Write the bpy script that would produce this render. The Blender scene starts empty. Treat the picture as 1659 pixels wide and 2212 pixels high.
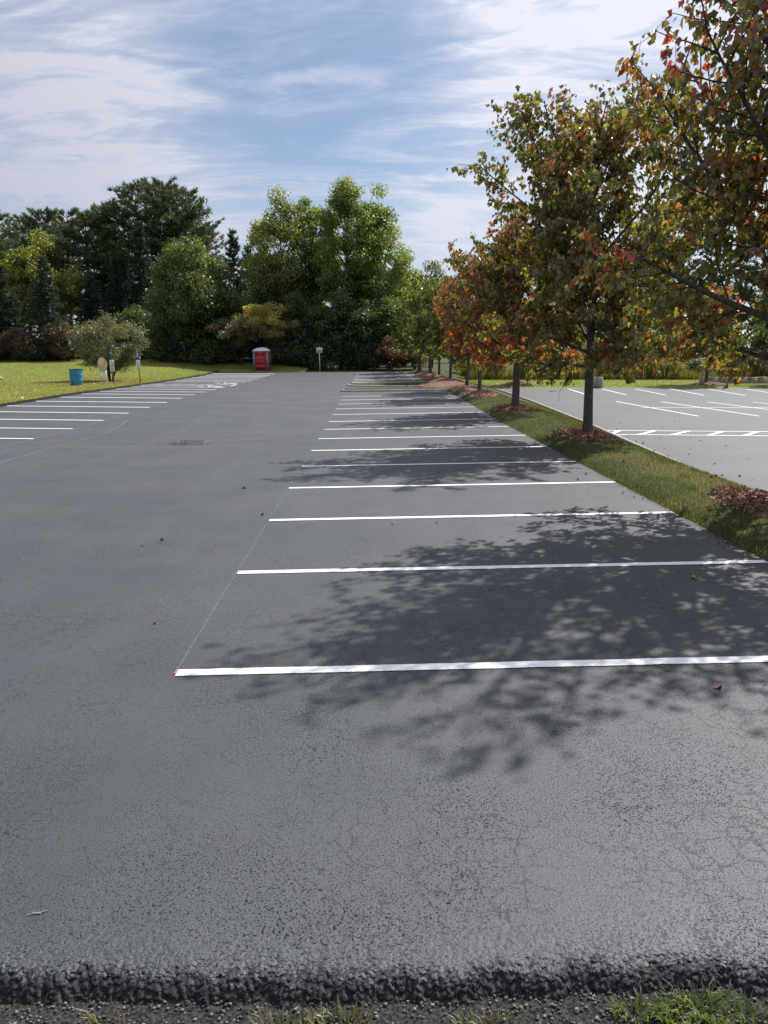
import bpy, math, random
import numpy as np

# ------------------------------------------------------------------ camera, sky, sun, exposure
sc = bpy.context.scene
CAM_H = 2.35
PITCH = math.radians(11.628)
YAW = math.radians(0.996)
cam_data = bpy.data.cameras.new("camera")
cam = bpy.data.objects.new("camera", cam_data)
sc.collection.objects.link(cam)
cam.location = (0, 0, CAM_H)
cam.rotation_euler = (math.pi / 2 - PITCH, 0, -YAW)
cam_data.sensor_fit = 'VERTICAL'
cam_data.sensor_height = 36.0
cam_data.lens = 36.0 * 1662.0 / 2212.0
cam_data.clip_start = 0.05
cam_data.clip_end = 6000
sc.camera = cam

SUN_AZ = math.radians(46)      # right of straight ahead (+Y)
SUN_EL = math.radians(49)
SUN = (math.sin(SUN_AZ) * math.cos(SUN_EL), math.cos(SUN_AZ) * math.cos(SUN_EL), math.sin(SUN_EL))

world = bpy.data.worlds.new("World")
sc.world = world
world.use_nodes = True
wn, wl = world.node_tree.nodes, world.node_tree.links
wn.clear()


def nd(tree_nodes, kind, **kw):
    n = tree_nodes.new(kind)
    for k, v in kw.items():
        if k.startswith('i_'):
            n.inputs[k[2:].replace('_', ' ')].default_value = v
        else:
            setattr(n, k, v)
    return n


def wmath(op, a, b=None, clamp=False):
    m = wn.new('ShaderNodeMath'); m.operation = op; m.use_clamp = clamp
    for i, v in enumerate((a, b)):
        if v is None: continue
        if isinstance(v, (int, float)): m.inputs[i].default_value = v
        else: wl.new(v, m.inputs[i])
    return m.outputs[0]


def wramp(src, a, b, lo=0.0, hi=1.0):
    m = wn.new('ShaderNodeMapRange'); m.interpolation_type = 'SMOOTHSTEP'
    wl.new(src, m.inputs['Value'])
    m.inputs['From Min'].default_value = a; m.inputs['From Max'].default_value = b
    m.inputs['To Min'].default_value = lo; m.inputs['To Max'].default_value = hi
    return m.outputs[0]


sky = nd(wn, 'ShaderNodeTexSky', sky_type='NISHITA', sun_disc=False)
sky.sun_elevation = SUN_EL
sky.sun_rotation = SUN_AZ
sky.altitude = 400
sky.air_density = 1.15
sky.dust_density = 0.0
sky.ozone_density = 1.6
tc = nd(wn, 'ShaderNodeTexCoord')
sep = nd(wn, 'ShaderNodeSeparateXYZ'); wl.new(tc.outputs['Generated'], sep.inputs[0])
zc = wmath('MAXIMUM', wmath('ADD', sep.outputs[2], 0.10), 0.03)
comb = nd(wn, 'ShaderNodeCombineXYZ')
wl.new(wmath('DIVIDE', sep.outputs[0], zc), comb.inputs[0])
wl.new(wmath('DIVIDE', sep.outputs[1], zc), comb.inputs[1])


def wnoise(scale, rot, offs, detail, dist, sy):
    mp = nd(wn, 'ShaderNodeMapping')
    mp.inputs['Rotation'].default_value = (0, 0, rot)
    mp.inputs['Scale'].default_value = (1, sy, 1)
    mp.inputs['Location'].default_value = offs
    wl.new(comb.outputs[0], mp.inputs['Vector'])
    t = nd(wn, 'ShaderNodeTexNoise'); t.inputs['Scale'].default_value = scale
    t.inputs['Detail'].default_value = detail; t.inputs['Roughness'].default_value = 0.55
    t.inputs['Distortion'].default_value = dist
    wl.new(mp.outputs[0], t.inputs['Vector'])
    return t.outputs[0]


veil = wramp(wnoise(0.62, 0.35, (8.1, 4.2, 0), 4, 0.8, 1.2), 0.22, 0.56)          # thin high veil
wisp = wramp(wnoise(1.5, 0.22, (2.9, 3.7, 0), 11, 1.5, 1.8), 0.38, 0.66)           # drawn-out cirrus
fine = wramp(wnoise(4.2, 0.28, (5.4, 2.2, 0), 12, 2.2, 2.4), 0.40, 0.70)            # hair-thin streaks


def patch(d, c0, c1, lo, hi):
    v = nd(wn, 'ShaderNodeVectorMath', operation='DOT_PRODUCT')
    wl.new(tc.outputs['Generated'], v.inputs[0])
    v.inputs[1].default_value = d
    return wramp(v.outputs['Value'], c0, c1, lo, hi)


gap = patch((-0.065, 0.950, 0.305), 0.972, 0.998, 1.0, 0.30)       # the opening of clear blue ahead
cl = wmath('ADD', wmath('MULTIPLY', veil, 0.45), wmath('MULTIPLY', wisp, 0.60))
cl = wmath('ADD', cl, wmath('MULTIPLY', wmath('MULTIPLY', fine, wmath('ADD', wisp, 0.35)), 0.42))
cl = wmath('ADD', cl, 0.22)
cl = wmath('MULTIPLY', cl, gap)


def streak_(u0, v0, u1, v1, w, amt):
    # one long wisp lying between two points of the cloud layer
    L_ = math.hypot(u1 - u0, v1 - v0); a_ = math.atan2(v1 - v0, u1 - u0)
    mp = nd(wn, 'ShaderNodeMapping'); mp.vector_type = 'TEXTURE'
    mp.inputs['Location'].default_value = (u0, v0, 0); mp.inputs['Rotation'].default_value = (0, 0, a_)
    nz = nd(wn, 'ShaderNodeTexNoise'); nz.inputs['Scale'].default_value = 7.0; nz.inputs['Detail'].default_value = 9; nz.inputs['Roughness'].default_value = .65
    wl.new(comb.outputs[0], nz.inputs['Vector'])
    vm = nd(wn, 'ShaderNodeVectorMath', operation='MULTIPLY_ADD')
    wl.new(nz.outputs[1], vm.inputs[0]); vm.inputs[1].default_value = (w * 3.0, w * 2.2, 0); wl.new(comb.outputs[0], vm.inputs[2])
    wl.new(vm.outputs[0], mp.inputs['Vector'])
    sp = nd(wn, 'ShaderNodeSeparateXYZ'); wl.new(mp.outputs[0], sp.inputs[0])
    across = wramp(wmath('ABSOLUTE', wmath('SUBTRACT', sp.outputs[1], w * 1.1)), 0.0, w, 1.0, 0.0)
    along = wmath('MULTIPLY', wramp(sp.outputs[0], 0.0, L_ * .3), wramp(sp.outputs[0], L_ * .6, L_ * 1.05, 1.0, 0.0))
    return wmath('MULTIPLY', wmath('MULTIPLY', across, along), amt)


cl = wmath('MULTIPLY', cl, wramp(sep.outputs[2], 0.0, 0.17, 0.45, 1.0))
for q in ((0.20, 2.00, 0.76, 2.04, .06, .30), (-0.28, 2.40, 0.20, 2.30, .09, .38), (-0.50, 2.34, -0.14, 2.58, .12, .30), (-1.6, 3.22, -0.1, 3.02, .22, .30)):
    cl = wmath('ADD', cl, streak_(*q))
cl = wmath('ADD', cl, 0.0, clamp=True)
near_sun = patch(SUN, 0.10, 1.0, 0.0, 1.0)      # thin cirrus scatters forward: brighter toward the sun
ccol = nd(wn, 'ShaderNodeMix', data_type='RGBA')
wl.new(near_sun, ccol.inputs[0])
ccol.inputs[6].default_value = (5.4, 5.7, 7.0, 1)
ccol.inputs[7].default_value = (10.4, 10.7, 11.9, 1)
mixc = nd(wn, 'ShaderNodeMix', data_type='RGBA')
clear = nd(wn, 'ShaderNodeMix', data_type='RGBA'); clear.blend_type = 'MULTIPLY'; clear.inputs[0].default_value = 1.0
wl.new(sky.outputs[0], clear.inputs[6]); clear.inputs[7].default_value = (0.92, 0.99, 1.09, 1)
wl.new(cl, mixc.inputs[0]); wl.new(clear.outputs[2], mixc.inputs[6]); wl.new(ccol.outputs[2], mixc.inputs[7])
bg = nd(wn, 'ShaderNodeBackground'); bg.inputs['Strength'].default_value = 0.066
wl.new(mixc.outputs[2], bg.inputs['Color'])
wo = nd(wn, 'ShaderNodeOutputWorld'); wl.new(bg.outputs[0], wo.inputs['Surface'])

sun_data = bpy.data.lights.new("sun", 'SUN')
sun_data.energy = 5.0
sun_data.angle = math.radians(0.55)
sun_data.color = (1.0, 0.975, 0.94)
sun_o = bpy.data.objects.new("sun", sun_data)
sc.collection.objects.link(sun_o)
sun_o.location = (30, 50, 60)
from mathutils import Vector
sun_o.rotation_euler = Vector((-SUN[0], -SUN[1], -SUN[2])).to_track_quat('-Z', 'Y').to_euler()

sc.view_settings.view_transform = 'Standard'
sc.view_settings.look = 'None'
sc.view_settings.gamma = 1.0
sc.view_settings.use_curve_mapping = False
sc.view_settings.exposure = 0.42
sc.cycles.max_bounces = 6
sc.cycles.diffuse_bounces = 3
sc.cycles.glossy_bounces = 2
sc.cycles.transmission_bounces = 3

C = sc.collection

# ------------------------------------------------------------------ helpers


def tag(o, label=None, cat=None, group=None, kind=None):
    if label: o['label'] = label
    if cat: o['category'] = cat
    if group: o['group'] = group
    if kind: o['kind'] = kind
    return o


def empty(name, loc=(0, 0, 0), rz=0.0, parent=None):
    o = bpy.data.objects.new(name, None)
    o.empty_display_size = 0.2
    C.objects.link(o)
    o.location = loc; o.rotation_euler = (0, 0, rz)
    if parent: o.parent = parent
    return o


def make_mesh(name, V, faces, col=None, smooth=False):
    """V (n,3); faces = one (m,k) int array or a list of them; col (n,3) point colours."""
    me = bpy.data.meshes.new(name)
    V = np.asarray(V, dtype=np.float32)
    if not isinstance(faces, list): faces = [faces]
    faces = [np.asarray(f, dtype=np.int32) for f in faces if len(f)]
    me.vertices.add(len(V)); me.vertices.foreach_set('co', V.ravel())
    loops = np.concatenate([f.ravel() for f in faces])
    tot = np.concatenate([np.full(len(f), f.shape[1], np.int32) for f in faces])
    start = np.concatenate([[0], np.cumsum(tot)[:-1]]).astype(np.int32)
    me.loops.add(len(loops)); me.loops.foreach_set('vertex_index', loops)
    me.polygons.add(len(tot)); me.polygons.foreach_set('loop_start', start)
    me.polygons.foreach_set('loop_total', tot)
    if smooth: me.polygons.foreach_set('use_smooth', np.ones(len(tot), dtype=bool))
    me.update(calc_edges=True)
    if col is not None:
        a = me.attributes.new('tint', 'FLOAT_COLOR', 'POINT')
        c4 = np.ones((len(V), 4), np.float32); c4[:, :3] = col
        a.data.foreach_set('color', c4.ravel())
    return me


def obj(name, me, mat=None, parent=None, loc=(0, 0, 0), rot=(0, 0, 0)):
    o = bpy.data.objects.new(name, me)
    C.objects.link(o)
    o.location = loc; o.rotation_euler = rot
    if mat is not None and not me.materials: me.materials.append(mat)
    if parent: o.parent = parent
    return o


class MB:
    """collects polygons of any size into one mesh"""
    def __init__(self): self.v = []; self.f = []; self.c = []; self.n = 0

    def add(self, V, F, col=None):
        V = np.asarray(V, float)
        self.v.append(V)
        for f in (F if isinstance(F, list) and len(F) and isinstance(F[0], np.ndarray) and F[0].ndim == 2 else [np.asarray(F)]):
            self.f.append(np.asarray(f) + self.n)
        self.c.append(np.zeros((len(V), 3)) if col is None else np.broadcast_to(col, (len(V), 3)))
        self.n += len(V)
        return self

    def box(self, lo, hi):
        x0, y0, z0 = lo; x1, y1, z1 = hi
        V = [(x0, y0, z0), (x1, y0, z0), (x1, y1, z0), (x0, y1, z0), (x0, y0, z1), (x1, y0, z1), (x1, y1, z1), (x0, y1, z1)]
        return self.add(V, [[0, 3, 2, 1], [4, 5, 6, 7], [0, 1, 5, 4], [1, 2, 6, 5], [2, 3, 7, 6], [3, 0, 4, 7]])

    def prism(self, outline, y0, y1):
        """outline in x,z extruded along y"""
        n = len(outline)
        V = [(x, y0, z) for x, z in outline] + [(x, y1, z) for x, z in outline]
        q = np.array([[i, (i + 1) % n, n + (i + 1) % n, n + i] for i in range(n)])
        cap = np.array([list(range(n))[::-1], list(range(n, 2 * n))])
        return self.add(V, [q, cap])

    def lathe(self, prof, seg=24, c=(0, 0, 0)):
        m = len(prof)
        V = [(c[0] + r * math.cos(2 * math.pi * k / seg), c[1] + r * math.sin(2 * math.pi * k / seg), c[2] + z) for r, z in prof for k in range(seg)]
        F = [[i * seg + k, i * seg + (k + 1) % seg, (i + 1) * seg + (k + 1) % seg, (i + 1) * seg + k] for i in range(m - 1) for k in range(seg)]
        return self.add(V, F)

    def tube(self, pts, rad, sides=6):
        pts = np.asarray(pts, float); n = len(pts)
        d = np.gradient(pts, axis=0)
        d /= np.linalg.norm(d, axis=1, keepdims=True) + 1e-9
        ref = np.array([1.0, 0, 0]) if abs(d[:, 2]).mean() > 0.7 else np.array([0, 0, 1.0])
        a = np.cross(d, ref); a /= np.linalg.norm(a, axis=1, keepdims=True) + 1e-9
        b = np.cross(d, a)
        th = np.arange(sides) * 2 * math.pi / sides
        rad = np.broadcast_to(np.asarray(rad, float), (n,))
        V = pts[:, None] + rad[:, None, None] * (np.cos(th)[None, :, None] * a[:, None] + np.sin(th)[None, :, None] * b[:, None])
        i = np.arange(n - 1)[:, None] * sides; k = np.arange(sides)[None]; k2 = (k + 1) % sides
        F = np.stack([i + k, i + k2, i + sides + k2, i + sides + k], -1).reshape(-1, 4)
        return self.add(V.reshape(-1, 3), F)

    def mesh(self, name, smooth=False, use_col=False):
        by = {}
        for f in self.f: by.setdefault(f.shape[1], []).append(f)
        return make_mesh(name, np.concatenate(self.v), [np.concatenate(v) for v in by.values()],
                         np.concatenate(self.c) if use_col else None, smooth)

    def build(self, name, mat, parent=None, loc=(0, 0, 0), rot=(0, 0, 0), smooth=False, use_col=False):
        return obj(name, self.mesh(name, smooth, use_col), mat, parent, loc, rot)


_rt = np.random.default_rng(5).random((512, 512))


def vnoise(x, y):
    x = np.asarray(x, float); y = np.asarray(y, float)
    xi = np.floor(x).astype(int); yi = np.floor(y).astype(int)
    fx = x - xi; fy = y - yi
    fx = fx * fx * (3 - 2 * fx); fy = fy * fy * (3 - 2 * fy)
    g = lambda a, b: _rt[a % 512, b % 512]
    return (g(xi, yi) * (1 - fx) + g(xi + 1, yi) * fx) * (1 - fy) + (g(xi, yi + 1) * (1 - fx) + g(xi + 1, yi + 1) * fx) * fy


def fbm(x, y, o=4):
    s = 0; a = 0.5
    for k in range(o):
        s = s + a * vnoise(x * 2 ** k + 17 * k, y * 2 ** k + 31 * k); a *= 0.5
    return s


def sstep(t):
    t = np.clip(t, 0, 1); return t * t * (3 - 2 * t)


# ------------------------------------------------------------------ terrain
EDGE_L, EDGE_R, FRONT, BACK = -15.75, 4.42, 2.62, 81.0


def xr(Y):      # right-hand edge of the tree strip
    return np.interp(Y, [-20, 0, 12, 27, 50, 100], [6.2, 6.5, 7.05, 8.15, 8.9, 9.6])


def lot_z(X, Y):
    X = np.asarray(X, float); Y = np.asarray(Y, float)
    z = np.interp(Y, [0, 26, 30, 41, 62, 74, 81, 90, 120, 3000], [0, 0, .05, .16, .22, .33, .5, .75, 1.1, 1.1])
    fade = np.interp(Y, [0, 30, 70], [1, 1, .35])
    r = .014 * (np.minimum(X, 7) + 1.45)
    l = .014 * -3.45 + .012 * (-4.9 - np.maximum(X, -17))
    return z + np.where(X > -4.9, r, l) * fade


def ground_z(X, Y):
    X = np.asarray(X, float); Y = np.asarray(Y, float)
    z = lot_z(X, Y)
    z = z - .42 * sstep((X - 5.9) / (xr(Y) - 5.9))
    up = np.interp(Y, [0, 58, 88, 130, 3000], [0, 0, .80, 1.6, 1.6]) * np.maximum(sstep((EDGE_L - .2 - X) / 8), sstep((Y - BACK - .5) / 7) * sstep((-5 - X) / 6))
    return z + up


def gz(x, y): return float(ground_z(x, y))


def sheet(name, xs, ys, zf, mat, kind='structure', parent=None, smooth=True):
    X, Y = np.meshgrid(xs, ys)
    Z = zf(X, Y)
    V = np.stack([X, Y, Z], -1).reshape(-1, 3)
    nx, ny = len(xs), len(ys)
    i = (np.arange(ny - 1)[:, None] * nx + np.arange(nx - 1)[None]).ravel()
    F = np.stack([i, i + 1, i + nx + 1, i + nx], -1)
    o = obj(name, make_mesh(name, V, F, smooth=smooth), mat, parent)
    if kind and not parent: o['kind'] = kind
    return o


# ------------------------------------------------------------------ materials
def new_mat(name):
    m = bpy.data.materials.new(name); m.use_nodes = True
    m.node_tree.nodes.clear()
    return m, m.node_tree.nodes, m.node_tree.links


class NT:
    def __init__(s, name):
        s.m, s.n, s.l = new_mat(name)
        s.pos = s.n.new('ShaderNodeNewGeometry').outputs['Position']

    def obj_co(s): return s.n.new('ShaderNodeTexCoord').outputs['Object']

    def put(s, sock, v):
        if hasattr(v, 'links'): s.l.new(v, sock)
        elif isinstance(v, (tuple, list)): sock.default_value = (*v, 1) if len(v) == 3 and sock.type == 'RGBA' else v
        else: sock.default_value = v

    def math(s, op, a, b=None, clamp=False):
        m = s.n.new('ShaderNodeMath'); m.operation = op; m.use_clamp = clamp
        s.put(m.inputs[0], a)
        if b is not None: s.put(m.inputs[1], b)
        return m.outputs[0]

    def ramp(s, v, a, b, lo=0.0, hi=1.0):
        m = s.n.new('ShaderNodeMapRange'); m.interpolation_type = 'SMOOTHSTEP'
        s.put(m.inputs['Value'], v)
        for k, q in (('From Min', a), ('From Max', b), ('To Min', lo), ('To Max', hi)): m.inputs[k].default_value = q
        return m.outputs[0]

    def map(s, scale=(1, 1, 1), rot=(0, 0, 0), loc=(0, 0, 0), vec=None):
        m = s.n.new('ShaderNodeMapping')
        m.inputs['Scale'].default_value = scale; m.inputs['Rotation'].default_value = rot; m.inputs['Location'].default_value = loc
        s.l.new(vec if vec is not None else s.pos, m.inputs['Vector'])
        return m.outputs[0]

    def noise(s, scale, detail=4, rough=.5, dist=0.0, vec=None, col=False):
        t = s.n.new('ShaderNodeTexNoise')
        t.inputs['Scale'].default_value = scale; t.inputs['Detail'].default_value = detail
        t.inputs['Roughness'].default_value = rough; t.inputs['Distortion'].default_value = dist
        s.l.new(vec if vec is not None else s.pos, t.inputs['Vector'])
        return t.outputs[1 if col else 0]

    def voro(s, scale, feature='F1', vec=None, rnd=1.0):
        t = s.n.new('ShaderNodeTexVoronoi'); t.feature = feature
        t.inputs['Scale'].default_value = scale; t.inputs['Randomness'].default_value = rnd
        s.l.new(vec if vec is not None else s.pos, t.inputs['Vector'])
        return t.outputs[0]

    def mix(s, f, a, b, mode='MIX'):
        m = s.n.new('ShaderNodeMix'); m.data_type = 'RGBA'; m.blend_type = mode
        s.put(m.inputs[0], f); s.put(m.inputs[6], a); s.put(m.inputs[7], b)
        return m.outputs[2]

    def vadd(s, a, b, sc=1.0):
        q = s.n.new('ShaderNodeVectorMath'); q.operation = 'SCALE'; s.l.new(b, q.inputs[0]); q.inputs['Scale'].default_value = sc
        m = s.n.new('ShaderNodeVectorMath'); m.operation = 'ADD'; s.l.new(a, m.inputs[0]); s.l.new(q.outputs[0], m.inputs[1])
        return m.outputs[0]

    def bump(s, h, dist, strength=1.0, normal=None):
        b = s.n.new('ShaderNodeBump'); b.inputs['Distance'].default_value = dist; b.inputs['Strength'].default_value = strength
        s.l.new(h, b.inputs['Height'])
        if normal is not None: s.l.new(normal, b.inputs['Normal'])
        return b.outputs[0]

    def attr(s, name='tint'):
        a = s.n.new('ShaderNodeAttribute'); a.attribute_name = name; return a.outputs['Color']

    def principled(s, col, rough=.6, spec=.5, normal=None, metal=0.0):
        p = s.n.new('ShaderNodeBsdfPrincipled')
        s.put(p.inputs['Base Color'], col); s.put(p.inputs['Roughness'], rough)
        s.put(p.inputs['Specular IOR Level'], spec); p.inputs['Metallic'].default_value = metal
        if normal is not None: s.l.new(normal, p.inputs['Normal'])
        return s.out(p.outputs[0])

    def out(s, sh):
        o = s.n.new('ShaderNodeOutputMaterial'); s.l.new(sh, o.inputs['Surface']); return s.m


def simple(name, col, rough=.5, spec=.5, var=.12, scale=6.0, metal=0.0, bump=0.0):
    t = NT(name); v = t.obj_co()
    n = t.noise(scale, 5, vec=v)
    c = t.mix(t.ramp(n, .3, .7), tuple(x * (1 - var) for x in col), tuple(min(1, x * (1 + var)) for x in col))
    nm = t.bump(t.noise(scale * 12, 3, vec=v), bump) if bump else None
    return t.principled(c, rough, spec, nm, metal)


def asphalt_new():
    t = NT('sealed_asphalt')
    warp = t.vadd(t.pos, t.noise(4.0, 6, .65, col=True), .22)
    # broad sealer streaks along and across the lot
    broad = t.noise(.35, 4, vec=t.map((1.0, 1.6, 1)))
    streak = t.noise(1.4, 5, vec=t.map((1.0, .16, 1)))
    patch_ = t.noise(.9, 3, dist=.6)
    grit = t.noise(140, 3, .6)
    grit2 = t.noise(92, 2, .6, vec=t.map((1, 1, 1), loc=(4, 3, 0)))
    stones = t.voro(105)
    dens = t.ramp(t.noise(1.1, 3, vec=t.map(loc=(9, 2, 0))), .3, .75)
    pit = t.math('MULTIPLY', t.ramp(grit2, .37, .45, 1, 0), t.math('ADD', t.math('MULTIPLY', dens, .7), .3))
    cr1 = t.ramp(t.voro(2.3, 'DISTANCE_TO_EDGE', vec=warp), .0, .009, 1, 0)
    warp2 = t.vadd(t.pos, t.noise(9.0, 6, .7, col=True), .14)
    cr2 = t.ramp(t.voro(6.5, 'DISTANCE_TO_EDGE', vec=warp2), .0, .024, 1, 0)
    mask1 = t.ramp(t.noise(.8, 2, vec=t.map(loc=(31, 5, 0))), .56, .66)
    mask2 = t.ramp(t.noise(1.6, 3, vec=t.map(loc=(3, 15, 0))), .40, .56)
    crack = t.math('MAXIMUM', t.math('MULTIPLY', cr1, mask1), t.math('MULTIPLY', cr2, mask2))
    base = t.mix(t.ramp(broad, .35, .68), (.037, .042, .048), (.052, .056, .063))
    base = t.mix(t.ramp(streak, .45, .75, 0, .8), base, (.056, .060, .067))
    base = t.mix(t.ramp(patch_, .55, .75, 0, .35), base, (.026, .028, .033))
    chip = t.noise(165, 2, .7, vec=t.map(loc=(1, 7, 0)))
    base = t.mix(t.ramp(chip, .52, .68, 0, .75), base, (.095, .098, .104))
    base = t.mix(t.ramp(chip, .34, .48, .7, 0), base, (.012, .013, .015))
    pit2 = t.math('MULTIPLY', t.ramp(t.noise(33, 3, .7, vec=t.map(loc=(14, 3, 0))), .27, .34, 1, 0), dens)
    pit = t.math('MAXIMUM', pit, pit2)
    base = t.mix(t.math('MULTIPLY', pit, .9), base, (.006, .006, .007))
    base = t.mix(t.math('MULTIPLY', crack, .75), base, (.008, .008, .009))
    h = t.math('ADD', t.math('MULTIPLY', grit, .5), t.math('MULTIPLY', stones, .5))
    h = t.math('SUBTRACT', h, t.math('MULTIPLY', pit, .9))
    h = t.math('SUBTRACT', h, t.math('MULTIPLY', crack, 1.2))
    rough = t.ramp(broad, .3, .7, .60, .69)
    return t.principled(base, rough, t.math('SUBTRACT', .64, t.math('MULTIPLY', pit, .65)), t.bump(h, .006, .42))


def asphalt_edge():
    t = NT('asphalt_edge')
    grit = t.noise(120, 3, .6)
    c = t.mix(t.ramp(t.noise(60, 3), .35, .7), (.010, .010, .011), (.036, .036, .039))  # raw asphalt, with shade of the lip facing from the sun put into colour
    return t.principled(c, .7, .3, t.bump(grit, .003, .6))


def asphalt_old():
    t = NT('worn_asphalt')
    broad = t.noise(.22, 4, vec=t.map((1, 2.2, 1)))
    streak = t.noise(.7, 6, dist=.8, vec=t.map((.35, 1.6, 1), rot=(0, 0, .15)))
    c = t.mix(t.ramp(broad, .3, .7), (.070, .070, .069), (.092, .091, .089))
    c = t.mix(t.ramp(streak, .56, .72, 0, .55), c, (.085, .084, .085))
    c = t.mix(t.ramp(t.noise(45, 2), .3, .7, 0, .4), c, (.118, .116, .112))
    return t.principled(c, .7, .4, t.bump(t.noise(80, 3), .004, .6))


def paint_white():
    t = NT('white_line_paint')
    worn = t.ramp(t.noise(28, 4, .65), .56, .74, 0, .35)
    c = t.mix(worn, (.86, .86, .85), (.40, .41, .42))
    pit = t.ramp(t.noise(92, 2, .6, vec=t.map((1, 1, 1), loc=(4, 3, 0))), .34, .43, 1, 0)
    c = t.mix(t.math('MULTIPLY', pit, .45), c, (.22, .22, .23))
    return t.principled(c, .55, .4, t.bump(t.noise(95, 3), .003, .5))


def grass_ground(name, a, b, dry, dry_amt, sc1=1.0):
    t = NT(name)
    c = t.mix(t.ramp(t.noise(.35 * sc1, 5), .3, .7), a, b)
    c = t.mix(t.ramp(t.noise(.16 * sc1, 5, .6, .5, t.map((.6, 1.8, 1), loc=(2, 9, 0))), .50, .70, 0, dry_amt), c, dry)
    c = t.mix(t.ramp(t.noise(9, 5, .7), .3, .7, 0, .5), c, tuple(x * .55 for x in a))
    return t.principled(c, .85, .15, t.bump(t.noise(22, 5, .7), .05, .8))


def leaf_mat(name, trans=.42, gloss=.07, rough=.35, boost=1.6):
    t = NT(name); c = t.attr()
    d = t.n.new('ShaderNodeBsdfDiffuse'); t.l.new(c, d.inputs[0])
    tr = t.n.new('ShaderNodeBsdfTranslucent')
    bc = t.mix(1.0, c, (boost, boost * .92, boost * .55), 'MULTIPLY'); t.l.new(bc, tr.inputs[0])
    m = t.n.new('ShaderNodeMixShader'); m.inputs[0].default_value = trans
    t.l.new(d.outputs[0], m.inputs[1]); t.l.new(tr.outputs[0], m.inputs[2])
    g = t.n.new('ShaderNodeBsdfGlossy'); g.inputs['Roughness'].default_value = rough; g.inputs[0].default_value = (.9, .92, .95, 1)
    m2 = t.n.new('ShaderNodeMixShader'); m2.inputs[0].default_value = gloss
    t.l.new(m.outputs[0], m2.inputs[1]); t.l.new(g.outputs[0], m2.inputs[2])
    return t.out(m2.outputs[0])


def bark_mat(name, a, b):
    t = NT(name); v = t.obj_co()
    n = t.noise(9, 6, .65, .4, t.map((3, 3, .6), vec=v))
    c = t.mix(t.ramp(n, .3, .7), a, b)
    c = t.mix(t.ramp(t.noise(3, 3, vec=v), .55, .7, 0, .35), c, tuple(min(1, x * 1.6) for x in b))
    return t.principled(c, .85, .2, t.bump(n, .02, .7))


M = {}
M['asphalt'] = asphalt_new()
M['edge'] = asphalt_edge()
M['old'] = asphalt_old()
M['paint'] = paint_white()
M['chalk'] = simple('green_chalk', (.13, .21, .165), .8, .2, .5, 30)
M['orange_paint'] = simple('orange_paint', (.6, .16, .07), .7, .2, .3, 30)
M['blue_paint'] = simple('pale_blue_paint', (.55, .72, .86), .6, .3, .1, 30)
M['overlap'] = simple('sealer_overlap', (.12, .123, .128), .55, .4, .25, 5)
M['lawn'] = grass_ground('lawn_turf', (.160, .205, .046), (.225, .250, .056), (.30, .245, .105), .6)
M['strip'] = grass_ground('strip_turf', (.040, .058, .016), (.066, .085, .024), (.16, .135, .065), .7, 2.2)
M['field'] = grass_ground('rough_ground', (.045, .060, .016), (.070, .085, .022), (.12, .10, .04), .5)
M['soil'] = simple('dark_soil_edge', (.018, .016, .014), .9, .1, .4, 20, bump=.01)
M['leaf'] = leaf_mat('maple_leaf', .52, .06, .30, 2.0)
M['bgleaf'] = leaf_mat('broad_leaf', .52, .04, .40, 1.9)
M['needle'] = leaf_mat('needle', .28, .05, .45, 1.4)
M['blade'] = leaf_mat('grass_blade', .50, .04, .45, 1.7)
M['bark'] = bark_mat('maple_bark', (.055, .047, .040), (.13, .115, .10))
M['dark_bark'] = bark_mat('dark_bark', (.030, .025, .021), (.07, .06, .052))
M['mulch'] = bark_mat('bark_mulch', (.11, .055, .036), (.24, .125, .088))
M['concrete'] = simple('concrete', (.36, .34, .30), .85, .2, .2, 5, bump=.01)
M['gravel'] = simple('gravel_verge', (.080, .076, .070), .95, .1, .65, 70, bump=.012)

# ------------------------------------------------------------------ the setting
near = np.concatenate([np.linspace(-30, 90, 61)])
gx = np.concatenate([[-2500, -1200, -600, -300, -180, -120, -90, -70], np.arange(-56, 60, 2.0), [70, 90, 120, 180, 300, 600, 1200, 2500]])
gy = np.concatenate([[-800, -300, -100, -40, -20, -10, -4, 0, 1.2, 2.3, 2.9], np.arange(4, 130, 2.0), [140, 170, 220, 300, 500, 900, 1600, 3500]])


def under(X, Y):
    z = ground_z(X, Y)
    inlot = (X > EDGE_L - 1) & (X < 60) & (Y > 2.0) & (Y < BACK + 3)
    z = z - .05
    z = np.where(inlot, z - .16, z)
    return np.where(Y < 2.35, z - .02, z)


sheet('ground', gx, gy, under, M['field'])

lot = sheet('parking_lot', np.concatenate([[EDGE_L], np.arange(-15, 4.1, .5), [EDGE_R]]), np.concatenate([[3.05], np.arange(3.5, 80.9, .5), [BACK]]), lot_z, M['asphalt'])

# rough broken near edge of the new asphalt, real relief
ex = np.arange(-2.6, 3.0, .0045)
ey = np.concatenate([np.arange(2.38, 2.44, .0045), np.arange(2.44, 2.62, .0022), np.arange(2.62, 3.05, .0045), [3.05]])
EX, EY = np.meshgrid(ex, ey)
wob = (fbm(EX * 1.7, EX * 0 + 3.3, 4) - .47) * .14 + (fbm(EX * 9, EX * 0 + 8.1, 3) - .44) * .08 - EX * .012
s_ = EY - wob
fade_ = sstep((3.04 - EY) / .25)


def worley(x, y):
    xi = np.floor(x).astype(int); yi = np.floor(y).astype(int); d = np.full(x.shape, 9.0)
    for a in (-1, 0, 1):
        for b in (-1, 0, 1):
            jx = _rt[(xi + a) % 512, (yi + b) % 512]; jy = _rt[(xi + a + 91) % 512, (yi + b + 203) % 512]
            d = np.minimum(d, (xi + a + jx - x) ** 2 + (yi + b + jy - y) ** 2)
    return np.sqrt(d)


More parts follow.
